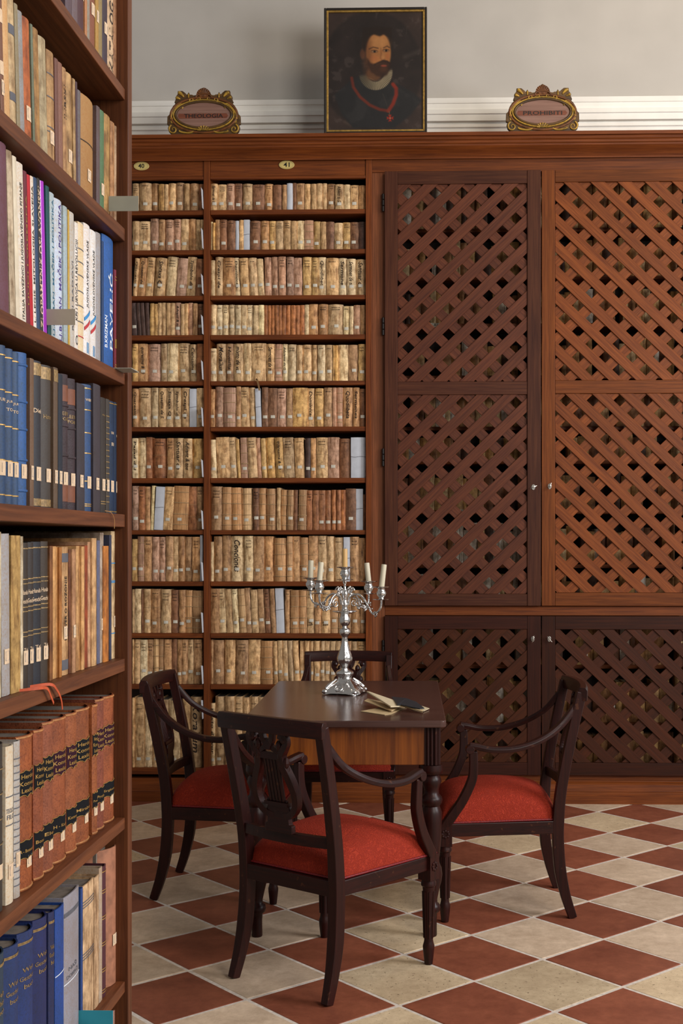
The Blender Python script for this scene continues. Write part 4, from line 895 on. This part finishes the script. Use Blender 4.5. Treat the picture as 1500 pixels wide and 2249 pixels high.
# ================================================================== OPEN NOTEBOOK ON THE TABLE
def tpx(x, y, z=TH): 
    d = (CH-z)*CF/(y-CY); v = (x-CX)/CF; return v*d*math.cos(YAW)-d*math.sin(YAW), v*d*math.sin(YAW)+d*math.cos(YAW)
nb = empty('open_notebook', (*tpx(860, 1556), TH+.0006), label='small open notebook with dark covers and cream pages on the table', cat='notebook')
bx, byy = nb.location.x, nb.location.y
crm = plain('cream_pages', '#c7ad82', .8, var=.08, scale=60); crl = plain('pale_pages', '#d3c2a0', .8, var=.06, scale=60); navy = plain('dark_blue_cover', '#22262c', .5, var=.12, scale=120)
def sheet(name, pts, th, mat):
    v = []
    for (x, y, z) in pts:
        X, Y = tpx(x, y, TH+z); v.append((X-bx, Y-byy, z))
    m = MB(); n = len(v); m.add(v+[(a, b, c+th) for a, b, c in v], [tuple(range(n))[::-1], tuple(range(n, 2*n))]+[(i, (i+1) % n, n+(i+1) % n, n+i) for i in range(n)]); return m.build(name, mat, nb)
sheet('lower_leaf', [(792, 1563, 0), (840, 1554, 0.001), (893, 1553, .001), (860, 1569, 0), (845, 1571, 0)], .0016, crm)
sheet('fanned_leaves', [(800, 1541, .020), (808, 1536, .022), (882, 1552, .006), (860, 1563, .006)], .003, crm)
sheet('page_block', [(805, 1521, .045), (812, 1522, .045), (872, 1543, .026), (880, 1553, .018), (858, 1554, .022)], .005, crl)
sheet('back_leaf', [(900, 1556, .002), (924, 1551, .004), (943, 1557, .003), (930, 1563, .002)], .002, crl)
sheet('cover_pages', [(879, 1551, .016), (905, 1549, .020), (929, 1560, .008), (928, 1566, .004)], .006, crm)
sheet('dark_cover', [(860, 1532, .036), (892, 1535, .036), (914, 1543, .026), (932, 1557, .014), (922, 1558, .014), (880, 1549, .026), (873, 1549, .028)], .003, navy)
# ================================================================== NEAR BOOKCASE (left) AND ITS BOOKS
XF = -.667
d_, Yend = depth_on_x(282, -.660); _, Yend2 = depth_on_x(290, -.660)
nbk = empty('bookcase', (XF, 0, 0), label='tall brown wooden bookcase in the left foreground, full of modern and cloth-bound books', cat='bookcase')
Y0 = 1.25
boxo('side_panel', (-.32, .007, Yend, Yend2, 0, 3.3), shelfw('z'), nbk)
boxo('side_panel', (-.32, .007, Y0-.03, Y0, 0, 3.3), shelfw('z'), nbk)
boxo('back_panel', (-.32, -.305, Y0, Yend, 0, 3.3), wood('bookcase_back', '#2e1a0e', '#3d2414', 'z', .6), nbk, bevel=0)
dsh, _ = depth_on_x(275, XF)
def zat(y): return CH-(y-CY)/CF*dsh
ST = [(zat(a), zat(b)) for a, b in ((197, 221), (503, 531), (821, 846), (1130, 1158), (1446, 1473.6), (1794.6, 1820), (2154, 2178))]
for z1, z0 in ST: boxo('shelf', (-.304, 0, Y0+.0005, Yend-.0005, z0, z1), shelfw('y'), nbk, bevel=.0015)
boxo('shelf', (-.304, 0, Y0+.0005, Yend-.0005, .10, .125), shelfw('y'), nbk, bevel=.0015)
boxo('shelf', (-.304, 0, Y0+.0005, Yend-.0005, 2.68, 2.705), shelfw('y'), nbk, bevel=.0015)
cloth = aged('book_cloth', 'cloth'); leather = aged('brown_leather', 'leather'); worn = aged('worn_paper_cover', 'vellum')
goldb = plain('gold_blocking', '#b08a4a', .4, .5, var=.1); creaml = plain('cream_label', '#cdb294', .8, var=.06, scale=150); frl = plain('label_print', '#6b7684', .7)
whitep = plain('white_print', '#d8dde6', .6); purp = plain('purple_print', '#3f2f7a', .6); redp = plain('red_print', '#b02a30', .6); bluep = plain('blue_print', '#2e7fb8', .6); greyp = plain('grey_print', '#55555c', .7)
blk = plain('black_patch', '#0d0f13', .7, spec=.15); plum = plain('plum_patch', '#2c0d1d', .7, spec=.15); ornm = plain('worn_gilt', '#8a7048', .5, .3, var=.3, scale=200); headb = plain('leather_edge', '#a06a3a', .6, var=.25, scale=90)
XSP = -.684
def nearbook(row, xl, xr, ytop, c, lab, mat=cloth, rnd=.07, dep=.2, lean=0, deco=(), rec=0, depn='book'):
    Xs = XSP-rec
    _, Ya = depth_on_x(xl, Xs); _, Yb = depth_on_x(xr, Xs); dm, Ym = depth_on_x((xl+xr)/2, Xs)
    zb = ST[row][0]+.0005 if row < 7 else .1255; h = CH-(ytop-CY)/CF*dm-zb; W = Yb-Ya-.0006
    h = min(h, ((ST[row-1][1] if row else 2.68)-zb)-.003)
    la = math.radians(lean); drop = abs(math.sin(la))*W/2; h = max(.05, (h-drop)/math.cos(la)); W *= .985
    t = empty('book', (Xs, (Ya+Yb)/2-math.sin(la)*h*.5, zb+drop), label=lab, cat='book', group='books on the near bookcase')
    t.rotation_euler = (0, 0, PI/2)
    if la:
        t.rotation_euler = (Matrix.Rotation(PI/2, 3, 'Z')@Matrix.Rotation(la, 3, 'Y')).to_euler()
    m = MB(); surf = book_geom(m, W, dep, h, rnd, t=.0025, pages=False, slices=2, wob=0, seed=xl+row); m.build('cover', mat, t, smooth=50, color=c)
    m = MB(); ins = .004; iw = W/2-.0028
    if iw > .001:
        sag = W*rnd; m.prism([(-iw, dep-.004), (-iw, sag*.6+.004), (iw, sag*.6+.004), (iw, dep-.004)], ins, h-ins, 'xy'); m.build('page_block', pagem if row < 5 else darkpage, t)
    def strip(name, mt, x0, x1, z_0, z_1, off=.0007):
        xs_ = [x0+(x1-x0)*i/8 for i in range(9)]; q = MB(); q.add([(x, surf(x)-off, z_0) for x in xs_]+[(x, surf(x)-off, z_1) for x in xs_], [(i, i+1, 10+i, 9+i) for i in range(8)])
        me = bpy.data.meshes.new(name); me.from_pydata(q.v, [], q.f); me.materials.append(mt); o = bpy.data.objects.new(name, me); col.objects.link(o); o.parent = t; return o
    hw = W/2*.985
    for d in deco:
        k = d[0]
        if k == 'label':   # ('label', z)
            lw = min(.019, W*.62); x0 = -lw/2-W*.04
            g = strip('shelf_label', creaml, x0, min(hw, x0+lw), d[1]-.011, d[1]+.012, .0010)
            if W > .015:
                q = MB(); a, b = x0+lw*.2, min(hw, x0+lw)*.85; z_0, z_1 = d[1]-.006, d[1]+.008; xs_ = [a, b, b, a, a]; zs2 = [z_0, z_0, z_1, z_1, z_0]
                q.tube([(x, surf(x)-.0011, z) for x, z in zip(xs_, zs2)], .0004, 4); q.build('label_border', frl, g)
        elif k == 'bands':
            for zf in d[1]: strip('gold_band', d[2] if len(d) > 2 else goldb, -hw, hw, h*zf-.0009, h*zf+.0009)
        elif k == 'rib':
            for zf in d[1]: q = MB(); q.tube([(x, surf(x)-.0002, h*zf) for x in [hw*(-1+i/4) for i in range(9)]], .0022, 6); q.build('raised_band', mat, t, color=c, smooth=60)
        elif k == 'patch': strip('title_patch', d[3], -hw*.96, hw*.96, h*d[1], h*d[2], .0006)
        elif k == 'text':  # ('text', str, zc, hfrac, mat, turn, wfrac)
            letter('title_lettering', d[1], t, d[4], W*(d[7] if len(d) > 7 else (-.06 if rnd > .1 else 0)), h*d[2], W*(d[6] if len(d) > 6 else .55), h*d[3], lambda x: surf(x)-(.0009 if any(q_[0] == 'shield' for q_ in deco) else -.0002), turn=d[5])
        elif k == 'slant':
            for zf, mt in d[1]:
                q = MB(); a, b = -hw*.9, hw*.9; xs_ = [a+(b-a)*i/6 for i in range(7)]; z_ = h*zf
                q.add([(x, surf(x)-.001, z_+(x-a)*.6) for x in xs_]+[(x, surf(x)-.001, z_+.007+(x-a)*.6) for x in xs_], [(i, i+1, 8+i, 7+i) for i in range(6)]); q.build('flag_stripe', mt, t)
        elif k == 'shield': # curved title shield
            z_0, z_1, mt = h*d[1], h*d[2], d[3]; xs_ = [hw*.95*(-1+i/6) for i in range(13)]; q = MB(); dip = (z_1-z_0)*.16
            q.add([(x, surf(x)-.0011, z_0+dip*abs(math.sin(i*PI/4))*.6) for i, x in enumerate(xs_)]+[(x, surf(x)-.0011, z_1-dip*abs(math.sin(i*PI/4+.6))*.6) for i, x in enumerate(xs_)], [(i, i+1, 14+i, 13+i) for i in range(12)]); q.build('title_shield', mt, t)
            q = MB(); q.tube([(x, surf(x)-.0012, z_0+dip*abs(math.sin(i*PI/4))*.6) for i, x in enumerate(xs_)], .0006, 4); q.tube([(x, surf(x)-.0012, z_1-dip*abs(math.sin(i*PI/4+.6))*.6) for i, x in enumerate(xs_)], .0006, 4); q.build('shield_outline', goldb, t)
        elif k == 'edge':
            q = MB(); 
            for z_, nm_ in ((.003, 'tail_cap'), (h-.003, 'head_cap')):
                q = MB(); q.tube([(x, surf(x)+.0005, z_) for x in [hw*(-1+i/4) for i in range(9)]], .0020, 7); q.build(nm_, d[1], t, smooth=60)
    return t
bk = nearbook
# --- top row
for i, (a, b, c, nm, lb, tx) in enumerate([(148,162,'#54454f','plum-grey',0,0),(162,174,'#62545c','grey-purple',0,0),(174,188,'#47292f','dark plum',1,0),(188,193,'#a5734c','thin tan',0,0),(193,199,'#86827a','thin grey',0,0),(199,212,'#7a4a35','russet',1,0),(212,219,'#a08040','mustard',1,0),(219,227,'#857650','olive',0,0),(227,240,'#3a2f3c','near-black',1,0),(240,253,'#c8a987','cream',0,'KATALOG'),(253,264,'#a87a55','tan paper',0,0),(264,274,'#a87d58','brown paper',0,0)]):
    bk(0, a, b, -70, c, '%s book on the top visible shelf of the near bookcase' % nm, cloth if i < 9 else worn, .12, deco=([('label', .09)] if lb else [])+([('text', tx, .4, .6, inkb, 1)] if tx else []))
# --- second row
R2_ = [(0,9,-30,'#6d4a3a','brown labelled'),(9,22,-25,'#c09a6b','light tan'),(22,36,-10,'#bfa47c','cream ruled'),(36,44,14,'#837a62','thin olive-grey'),(44,54,30,'#84868a','pale grey'),(54,71,45,'#ad5d2e','orange torn'),(71,76,58,'#5e6a5a','thin green-grey'),(76,90,68,'#a07845','honey tan'),(90,107,88,'#a89878','cream padded'),(107,123,117,'#b08a5c','tan numbered'),(123,131,132,'#65433a','dark maroon-brown'),(131,140,141,'#795548','reddish brown'),(140,148,152,'#b48a5e','plain sandy'),(148,162,165,'#ae8a5c','sandy framed-label'),(162,168,176,'#a5855a','thin sandy'),(168,172,182,'#46323c','thin dark plum'),(172,179,200,'#5f5a60','slate'),(180,214,219,'#9a7445','wide brown parcel'),(214,222,236,'#54464a','dark grey-violet'),(222,231,245,'#4a6b4c','green'),(231,245,255,'#a8824c','ochre'),(245,254,270,'#b08055','tattered tan'),(254,262,280,'#c0a080','tattered pale'),(262,270,284,'#a8704a','tattered russet')]
for i, (a, b, t_, c, nm) in enumerate(R2_):
    dc = []
    if i in (0, 5, 9, 13, 17, 19, 23): dc.append(('label', .05))
    if i == 0: dc += [('patch', .34, .44, creaml), ('patch', .72, .82, creaml)]
    if i in (2,): dc += [('patch', .70, .77, greyp), ('patch', .22, .28, greyp)]
    if i in (9,): dc += [('bands', (.3, .34, .6, .8), greyp)]
    if i == 17: dc += [('bands', (.56,), inkb)]
    if i == 12: dc.append(('text', 'ILIRSKI', .7, .3, inkb, 1))
    bk(1, a, b, t_, c, '%s book on the second visible shelf of the near bookcase' % nm, worn if c[1] in 'ab' or i > 19 else cloth, .1, deco=dc, lean=-4 if i < 9 else (-2 if i < 16 else 0))
# --- third row (modern)
bk(2, 0, 20, 317, '#5e3a48', 'wide plum cloth book at the near end of the third visible shelf', deco=[], lean=-3)
bk(2, 21, 33, 336, '#b8a68c', 'creased cream paperback right of the plum book', worn, .1, lean=-4)
bk(2, 33, 42, 348, '#cabda6', 'thin cream book left of the white Italian-titled one', plain('cream_cover', '#cabda6', .6), .08, lean=-4)
bk(2, 42, 56, 362, '#cfcac2', 'white paperback lettered ITALIJA SAVEZNICI', cloth, .06, lean=-4, deco=[('text', 'ITALIJA SAVEZNICI I JUGOSLAVENSKO PITANJE', .46, .84, inkblack, 1, .42)])
bk(2, 56, 64, 380, '#622030', 'thin maroon book on the third visible shelf', lean=-4, deco=[('text', 'LJUDI I VREMENA', .5, .7, goldb, 1, .4)])
bk(2, 64, 71, 388, '#ae1828', 'thin bright red book on the third visible shelf', lean=-4)
bk(2, 71, 78, 391, '#d5d0cc', 'white book lettered MITOLOGIJA SLAVENA', lean=-4, deco=[('text', 'L. LEGIS  MITOLOGIJA SLAVENA', .5, .88, inkblack, 1, .6)])
bk(2, 78, 86, 394, '#2b4468', 'thin navy blue book on the third visible shelf', lean=-4)
bk(2, 86, 93, 396, '#2a2826', 'black book with large cream lettering', lean=-4, deco=[('text', 'ZLOPAMTNIK OSLAVONSKI', .5, .9, creaml, 1, .8)])
bk(2, 93, 104, 402, '#9a2bb0', 'glossy bright purple book on the third visible shelf', plain('glossy_purple', '#9a2bb0', .2, var=.05), .2, lean=-4)
bk(2, 104, 112, 412, '#0e4850', 'dark teal book right of the purple one', lean=-3)
bk(2, 112, 122, 426, '#a0b2be', 'pale blue book lettered in teal, left of its lookalike', lean=-2, deco=[('text', 'LJ.BOBAN  MAČEK I POLITIKA', .5, .92, plain('teal_print', '#1f5a78', .6), 1, .62)])
bk(2, 123, 141, 441, '#b6c4da', 'pale blue book with large purple lettering MAČEK I POLITIKA', rnd=.1, lean=-1.5, deco=[('text', 'LJ.BOBAN  MAČEK I POLITIKA', .5, .95, purp, 1, .5)])
bk(2, 141, 150, 455, '#98acb8', 'grey-blue glossy book right of the purple-lettered one', lean=-1)
bk(2, 150, 154, 462, '#b59a48', 'very thin yellow-edged book on the third visible shelf', lean=-1)
bk(2, 154, 165, 468, '#b2b0ac', 'light grey book with a paper cover slip', deco=[('text', 'RANI RADOVI', .4, .5, greyp, 1, .3)], lean=-1)
bk(2, 165, 173, 490, '#d4d3d2', 'white book with tall black lettering', deco=[('text', 'KPJ I LJEVICA U REVOLUCIJI', .56, .62, inkblack, 1, .7), ('text', 'O', .1, .08, inkblack, 0, .6)])
bk(2, 173, 186, 491, '#d6c8aa', 'cream book ruled with thin lines and a red dash', deco=[('bands', (.25, .37, .48, .6, .7, .8), greyp), ('bands', (.14,), redp)])
bk(2, 186, 200, 494, '#d6d6da', 'white book with a slanted blue and red flag, left one', deco=[('text', 'JUGOSLAVENSKE VLADE', .63, .5, inkblack, 1, .35), ('slant', ((.27, bluep), (.20, redp))), ('text', 'II', .08, .08, bluep, 0, .3)])
bk(2, 200, 213, 508, '#d2d4d8', 'white book with a slanted blue and red flag, right one', deco=[('text', 'JUGOSLOVENSKE VLADE', .6, .5, inkblack, 1, .35), ('slant', ((.27, bluep), (.20, redp))), ('text', 'II', .08, .08, bluep, 0, .3)])
bk(2, 213, 224, 513, '#8f8f96', 'grey cloth book left of the blue volumes', rnd=.1)
bk(2, 224, 229, 530, '#1b3a68', 'thin dark blue book left of the broad blue one')
bk(2, 229, 254, 523, '#2356a0', 'broad blue book with white PAVELIĆ lettering on its spine', rnd=.07, deco=[('text', 'PAVELIĆ', .45, .58, whitep, 1, .44, .08), ('text', 'B.KRIZMAN', .28, .24, whitep, 1, .15, -.28)])
bk(2, 254, 265, 596, '#7a3040', 'short maroon book at the far end of the third visible shelf', deco=[('bands', (.06, .08, .9, .93)), ('patch', .24, .33, goldb)])
# --- fourth row (dark blue and black)
L4 = .055
def r4(a, b, t_, c, lab, **k): k.setdefault('deco', []); k['deco'] = list(k['deco'])+[('label', L4)]; bk(3, a, b, t_, c, lab+', fourth visible shelf', **k)
gb5 = ('bands', (.06, .28, .50, .72, .94))
gt = lambda s: ('text', s, .62, .14, creaml, 0, .6)
r4(0, 19, 759, '#213e66', 'thick gold-banded blue volume nearest us', rnd=.3, deco=[gb5, ('text', 'TURIST', .66, .02, creaml, 0, .7)])
r4(19, 33, 767, '#223f68', 'second gold-banded blue volume', rnd=.3, deco=[gb5, ('text', 'JURIS', .66, .02, creaml, 0, .7), ('text', 'TOM', .61, .02, creaml, 0, .7)])
r4(33, 45, 775, '#24426a', 'third gold-banded blue volume', rnd=.3, deco=[gb5, ('text', 'JURIS', .66, .02, creaml, 0, .7), ('text', 'TOM', .61, .02, creaml, 0, .7)])
r4(45, 67, 776, '#25518e', 'glossy ribbed bright blue volume with clear tape', rnd=.28, deco=[('rib', (.1, .3, .5, .68, .92))])
r4(67, 76, 788, '#66503f', 'narrow brown volume beside the bright blue one')
r4(76, 98, 794, '#24262f', 'thick black volume with gilt ornament at the head', rnd=.2, deco=[('patch', .90, .985, ornm), ('patch', .01, .06, ornm), ('text', 'Diela', .66, .03, creaml, 0, .6)])
r4(98, 119, 804, '#39332f', 'grey-brown volume with gilt ornament at the head', rnd=.2, deco=[('patch', .90, .985, ornm), ('patch', .01, .06, ornm), ('text', 'Historia', .64, .03, ornm, 0, .6)])
r4(119, 129, 808, '#574739', 'narrow brown volume with gilt head', deco=[('patch', .90, .985, ornm)])
r4(129, 139, 822, '#1d2736', 'plain navy volume between the brown ones', rnd=.05)
brl = plain('rust_patch', '#6d3a1e', .6, var=.2)
r4(139, 155, 823, '#33242a', 'brown leather volume with raised bands, left of its twin', mat=leather, rnd=.25, deco=[('rib', (.40, .62, .77)), ('patch', .80, .92, brl), ('patch', .06, .19, brl), ('text', 'LEEREN', .71, .025, ornm, 0, .8), ('text', 'FORST', .67, .025, ornm, 0, .7)])
r4(155, 171, 833, '#32242b', 'brown leather volume with raised bands, right of its twin', mat=leather, rnd=.25, deco=[('rib', (.40, .62, .77)), ('patch', .80, .92, brl), ('patch', .06, .19, brl), ('text', 'LEEREN', .71, .025, ornm, 0, .8), ('text', 'FORST', .67, .025, ornm, 0, .7)])
r4(171, 189, 844, '#34313a', 'plain charcoal cloth volume beside the brown pair', rnd=.05)
r4(189, 207, 846, '#20406f', 'shiny blue volume with gold lines between charcoal ones', rnd=.25, deco=[('bands', (.045, .06, .24, .46, .62, .80, .97)), ('text', 'WERKE', .88, .02, creaml, 0, .5)])
r4(207, 223, 845, '#37333d', 'plain charcoal cloth volume right of the shiny blue one', rnd=.05)
r4(223, 234, 874, '#2e2a29', 'dark brown volume with tiny gilt title', deco=[('text', 'Ausg', .85, .02, ornm, 0, .6), ('bands', (.08, .1), ornm)])
r4(234, 242, 877, '#393634', 'narrow embossed grey volume', deco=[('bands', [.1+.05*i for i in range(16)], ornm)])
r4(242, 253, 882, '#1a2e4c', 'navy volume, second from the end', deco=[('bands', (.02, .98)), ('text', 'DER', .72, .02, creaml, 0, .5), ('text', 'II', .62, .03, creaml, 0, .4)])
r4(253, 264, 885, '#1a2c48', 'navy volume at the far end', deco=[('bands', (.02, .98)), ('text', 'DIE', .7, .02, creaml, 0, .5), ('text', 'SR', .6, .03, creaml, 0, .4)])
# --- fifth row
def r5(a, b, t_, c, lab, **k): bk(4, a, b, t_, c, lab+', fifth visible shelf', **k)
r5(-8, 5, 1168, '#c6b698', 'tattered cream book at the photo edge', mat=worn)
r5(6, 24, 1172, '#98989e', 'tall grey-white cloth book', deco=[('label', .06)], lean=-1)
r5(25, 46, 1176, '#b39056', 'tall thick tan book with exposed side', mat=worn, rnd=.02)
r5(46, 52, 1178, '#cfc0a4', 'thin cream pamphlet beside the thick tan book', mat=worn)
gt5 = [('bands', (.36, .39, .53, .56, .72, .75, .96), ornm), ('text', 'Handbuch', .66, .03, creaml, 0, .8), ('text', 'Geschichte', .60, .03, creaml, 0, .9), ('text', 'Teil', .27, .02, creaml, 0, .5), ('label', .05)]
for i, (a, b, c, nm) in enumerate(((52, 66, '#30271f', 'first'), (66, 77, '#2b2422', 'second'), (77, 96, '#1f222c', 'third'), (96, 110, '#33291f', 'last'))):
    r5(a, b, 1192-i, c, '%s of four dark gilt-banded handbooks' % nm, rnd=.18, deco=gt5)
for i, (a, b, t_, c, nm) in enumerate([(110,117,1199,'#7a4c26','thin brown pamphlet right of the dark handbooks'),(117,124,1200,'#c4935c','orange-cream pamphlet with white slips'),(124,131,1201,'#ad7a45','ochre pamphlet'),(131,137,1202,'#a0672f','rust-ochre pamphlet'),(137,152,1201,'#c09668','thick paperback with black vertical title'),(152,160,1207,'#6d3f24','dark brown board book'),(160,168,1206,'#b58864','pinkish tan book'),(168,174,1199,'#c99b66','thin cream-orange pamphlet'),(174,180,1199,'#c08c54','narrow ochre booklet'),(180,187,1200,'#cb9c66','pale orange booklet'),(187,194,1198,'#8c3e1c','rust red board book'),(194,203,1190,'#c69a76','torn paperback with white tape'),(203,214,1182,'#caa070','tan paperback with reddish marks'),(214,221,1187,'#5a5f7c','blue-grey book'),(221,229,1170,'#a8988a','mottled grey paperback'),(229,241,1199,'#b5702e','bright orange torn cover'),(241,246,1175,'#363a50','narrow dark slate book'),(246,260,1167,'#d0b48c','tall cream tattered paperback')]):
    dc = []
    if i in (4, 6, 14, 17): dc.append(('label', .075))
    if i == 4: dc += [('text', 'ROVVER O ROZONIE', .52, .5, inkblack, 1, .35), ('patch', .04, .12, greyp), ('patch', .88, .95, greyp)]
    if i == 17: dc += [('bands', (.6, .61, .75, .2), bluep)]
    r5(a, b, t_, c, nm, mat=worn if i not in (13, 16) else cloth, rnd=.06, deco=dc, rec=(.004 if i % 3 else 0))
r5(260, 274, 1179, '#3d6670', 'teal cloth book at the far end', deco=[('label', .05)], rec=.002)
# --- sixth row
def r6(a, b, t_, c, lab, **k): bk(5, a, b, t_, c, lab+', sixth visible shelf', **k)
r6(-12, 16, 1634, '#35312e', 'black ruled volume at the photo edge', rnd=.2, deco=[('bands', (.2, .4, .55, .7, .85), ornm), ('label', .06)])
r6(17, 34, 1637, '#cbc1ae', 'cream volume lettered in grey', rnd=.12, deco=[('bands', (.5, .68), greyp), ('text', 'TEOLOG', .59, .03, greyp, 0, .8), ('text', 'FILO', .55, .03, greyp, 0, .7), ('label', .05)])
r6(35, 48, 1627, '#a5a3a2', 'grey patterned volume left of the leather set', rnd=.15, deco=[('bands', [.08+.045*i for i in range(19)], greyp), ('label', .06)])
enc = [(49,82,1612),(82,102,1600),(102,124,1583),(124,154,1574),(154,175,1564),(175,207,1553),(207,217,1546),(217,234,1533),(234,259,1526)]
names = ['A - Bonaventura', 'Bonar', 'Elea', 'H - Kaufer', 'Kommuna', 'Mirabeau', 'Pompeji', 'Profess', 'Ergänzung']
for i, (a, b, t_) in enumerate(enc):
    r6(a, b, t_, ['#8a4820', '#824324', '#864a30', '#824423', '#8a4c28', '#854722', '#8a4c24', '#7a3f2c', '#864522'][i], '%s of nine brown leather encyclopedia volumes' % (ORD[i] if i < 8 else 'farthest'), mat=leather, rnd=.17, dep=.2,
       deco=[('edge', headb), ('shield', .60, .78, plum if i > 6 or i in (3, 4) else blk), ('shield', .20, .33, blk), ('text', 'Herders', .735, .028, goldb, 0, .62), ('text', 'Konvers', .69, .028, goldb, 0, .74), ('text', 'Lexikon', .645, .028, goldb, 0, .6), ('text', names[i], .255, .022, goldb, 0, .72), ('label', .047)])
# --- seventh row
def r7(a, b, t_, c, lab, **k): bk(6, a, b, t_, c, lab+', seventh visible shelf', **k)
bt = lambda: [('text', 'Welt-', .77, .028, ornm, 0, .6), ('text', 'Geschichte', .72, .028, ornm, 0, .75), ('text', 'buch', .67, .028, ornm, 0, .5), ('bands', (.93, .935, .94), ornm)]
r7(-14, 21, 2094, '#24384e', 'dark teal-blue gilt-lettered volume at the photo edge', rnd=.2, deco=bt())
r7(22, 50, 2072, '#1b3062', 'blue gilt-lettered volume, second in the blue set', rnd=.2, deco=bt())
r7(53, 83, 2040, '#1c3068', 'blue gilt-lettered volume, third in the blue set', rnd=.2, deco=bt())
r7(86, 112, 2012, '#1a2458', 'navy gilt-lettered volume, fourth in the blue set', rnd=.2, deco=bt())
r7(112, 123, 2001, '#1c2450', 'narrow navy gilt-lettered volume', rnd=.2, deco=bt())
r7(123, 143, 1991, '#1a4290', 'bright blue tattered volume with white line', rnd=.05, deco=[('bands', (.55,), whitep)])
r7(143, 177, 1958, '#8b8b98', 'grey paper-covered volume lettered NAŠI DOMAĆI', rnd=.04, deco=[('text', 'NAŠI', .50, .035, greyp, 0, .5), ('text', 'DOMAĆI', .45, .035, greyp, 0, .7), ('bands', (.41,), whitep), ('patch', .86, .89, greyp)])
r7(178, 183, 1950, '#1d3f80', 'thin blue book beside the grey one')
r7(183, 208, 1937, '#caa882', 'tattered cream paperback with torn spine', mat=worn, rnd=.03, deco=[('bands', (.84, .86, .88, .46, .48, .5), greyp)])
r7(208, 218, 1924, '#c4a27e', 'narrow tattered cream paperback', mat=worn, rnd=.03)
r7(218, 225, 1905, '#a89888', 'thin plastic-wrapped book', rnd=.03)
r7(225, 236, 1901, '#48222e', 'dark maroon volume with gold rules', rnd=.12, deco=[('bands', (.04, .06, .2, .22, .4, .42, .6, .62, .8, .82, .96)), ])
r7(236, 270, 1858, '#a5705a', 'salmon pink leather volume at the far end', mat=plain('salmon_leather', '#9a664c', .6, var=.18, scale=50, bump=.4), rnd=.3, deco=[('label', .09)])
# --- lowest row in view
bk(7, 250, 276, 2209, '#a58278', 'pink-spined book on the lowest visible shelf beside the turquoise card', rnd=.15, deco=[])
# --- cards and slips
def card(name, xl, xr, y0, y1, lab, mat):
    d, Y = depth_on_x(xl, -.685); Xr, _ = on_y(xr, 1195, Y); z0_, z1_ = CH-(y1-CY)/CF*d, CH-(y0-CY)/CF*d
    tag(boxo(name, (-.70, Xr, Y-.0006, Y+.0006, z0_, z1_), mat, None, bevel=0), lab, 'card')
pl = plain('frosted_plastic', '#9c9c90', .35, var=.04); card('shelf_marker', 238, 304, 431, 464, 'frosted grey plastic marker sticking out of the second visible shelf', pl)
card('shelf_marker', 103, 165, 679, 714, 'beige plastic marker sticking out before the purple and blue books', plain('beige_plastic', '#aba391', .5, var=.04))
card('shelf_marker', 177, 248, 2219, 2262, 'turquoise card sticking out of the lowest shelf', plain('turquoise_card', '#2f97ad', .55, var=.04))
d, Y = depth_on_x(262, -.667); tag(boxo('shelf_marker', (-.68, on_y(297, 1195, Y)[0], Y-.03, Y+.03, ST[2][0]+.0003, ST[2][0]+.0016), pl, None, bevel=0), 'thin card lying flat, seen edge-on, jutting past the near bookcase upright', 'card')
d, Y = depth_on_x(250, -.66); z = ST[3][0]
m = MB(); m.tube(smoothpath([(-.672, Y-.02, z+.004), (-.664, Y-.005, z+.001), (-.662, Y+.01, z-.012), (-.663, Y+.014, z-.03)]), .0007, 5); tag(m.build('loose_thread', plain('thread', '#a87a4a', .8)), 'loose tan thread curling over the fourth shelf edge of the near bookcase', 'thread')
om = plain('orange_ribbon', '#b54a22', .55, var=.12, scale=80); z = ST[4][0]
rb = empty('ribbon_marker', (-.66, depth_on_x(95, -.66)[1], z), label='pair of orange ribbon ends hanging over the near bookcase shelf', cat='ribbon')
by0 = rb.location.y
def rib(pts):
    v = []
    for px, py in pts:
        d, Y = depth_on_x(px, -.660); v.append((0, Y-by0, CH-(py-CY)/CF*d-z))
    v[0] = (-.03, v[0][1], .0012); v[1] = (-.004, v[1][1], .0022)
    m = MB(); m.sweep(smoothpath(v, 5), [(-.0024, -.0004), (.0024, -.0004), (.0024, .0004), (-.0024, .0004)], up=(1, 0, .02)); m.build('ribbon_end', om, rb)
rib([(74, 1507), (88, 1512), (103, 1512), (112, 1530), (118, 1545)]); rib([(98, 1504), (114, 1505), (124, 1514), (134, 1535), (137, 1558)])
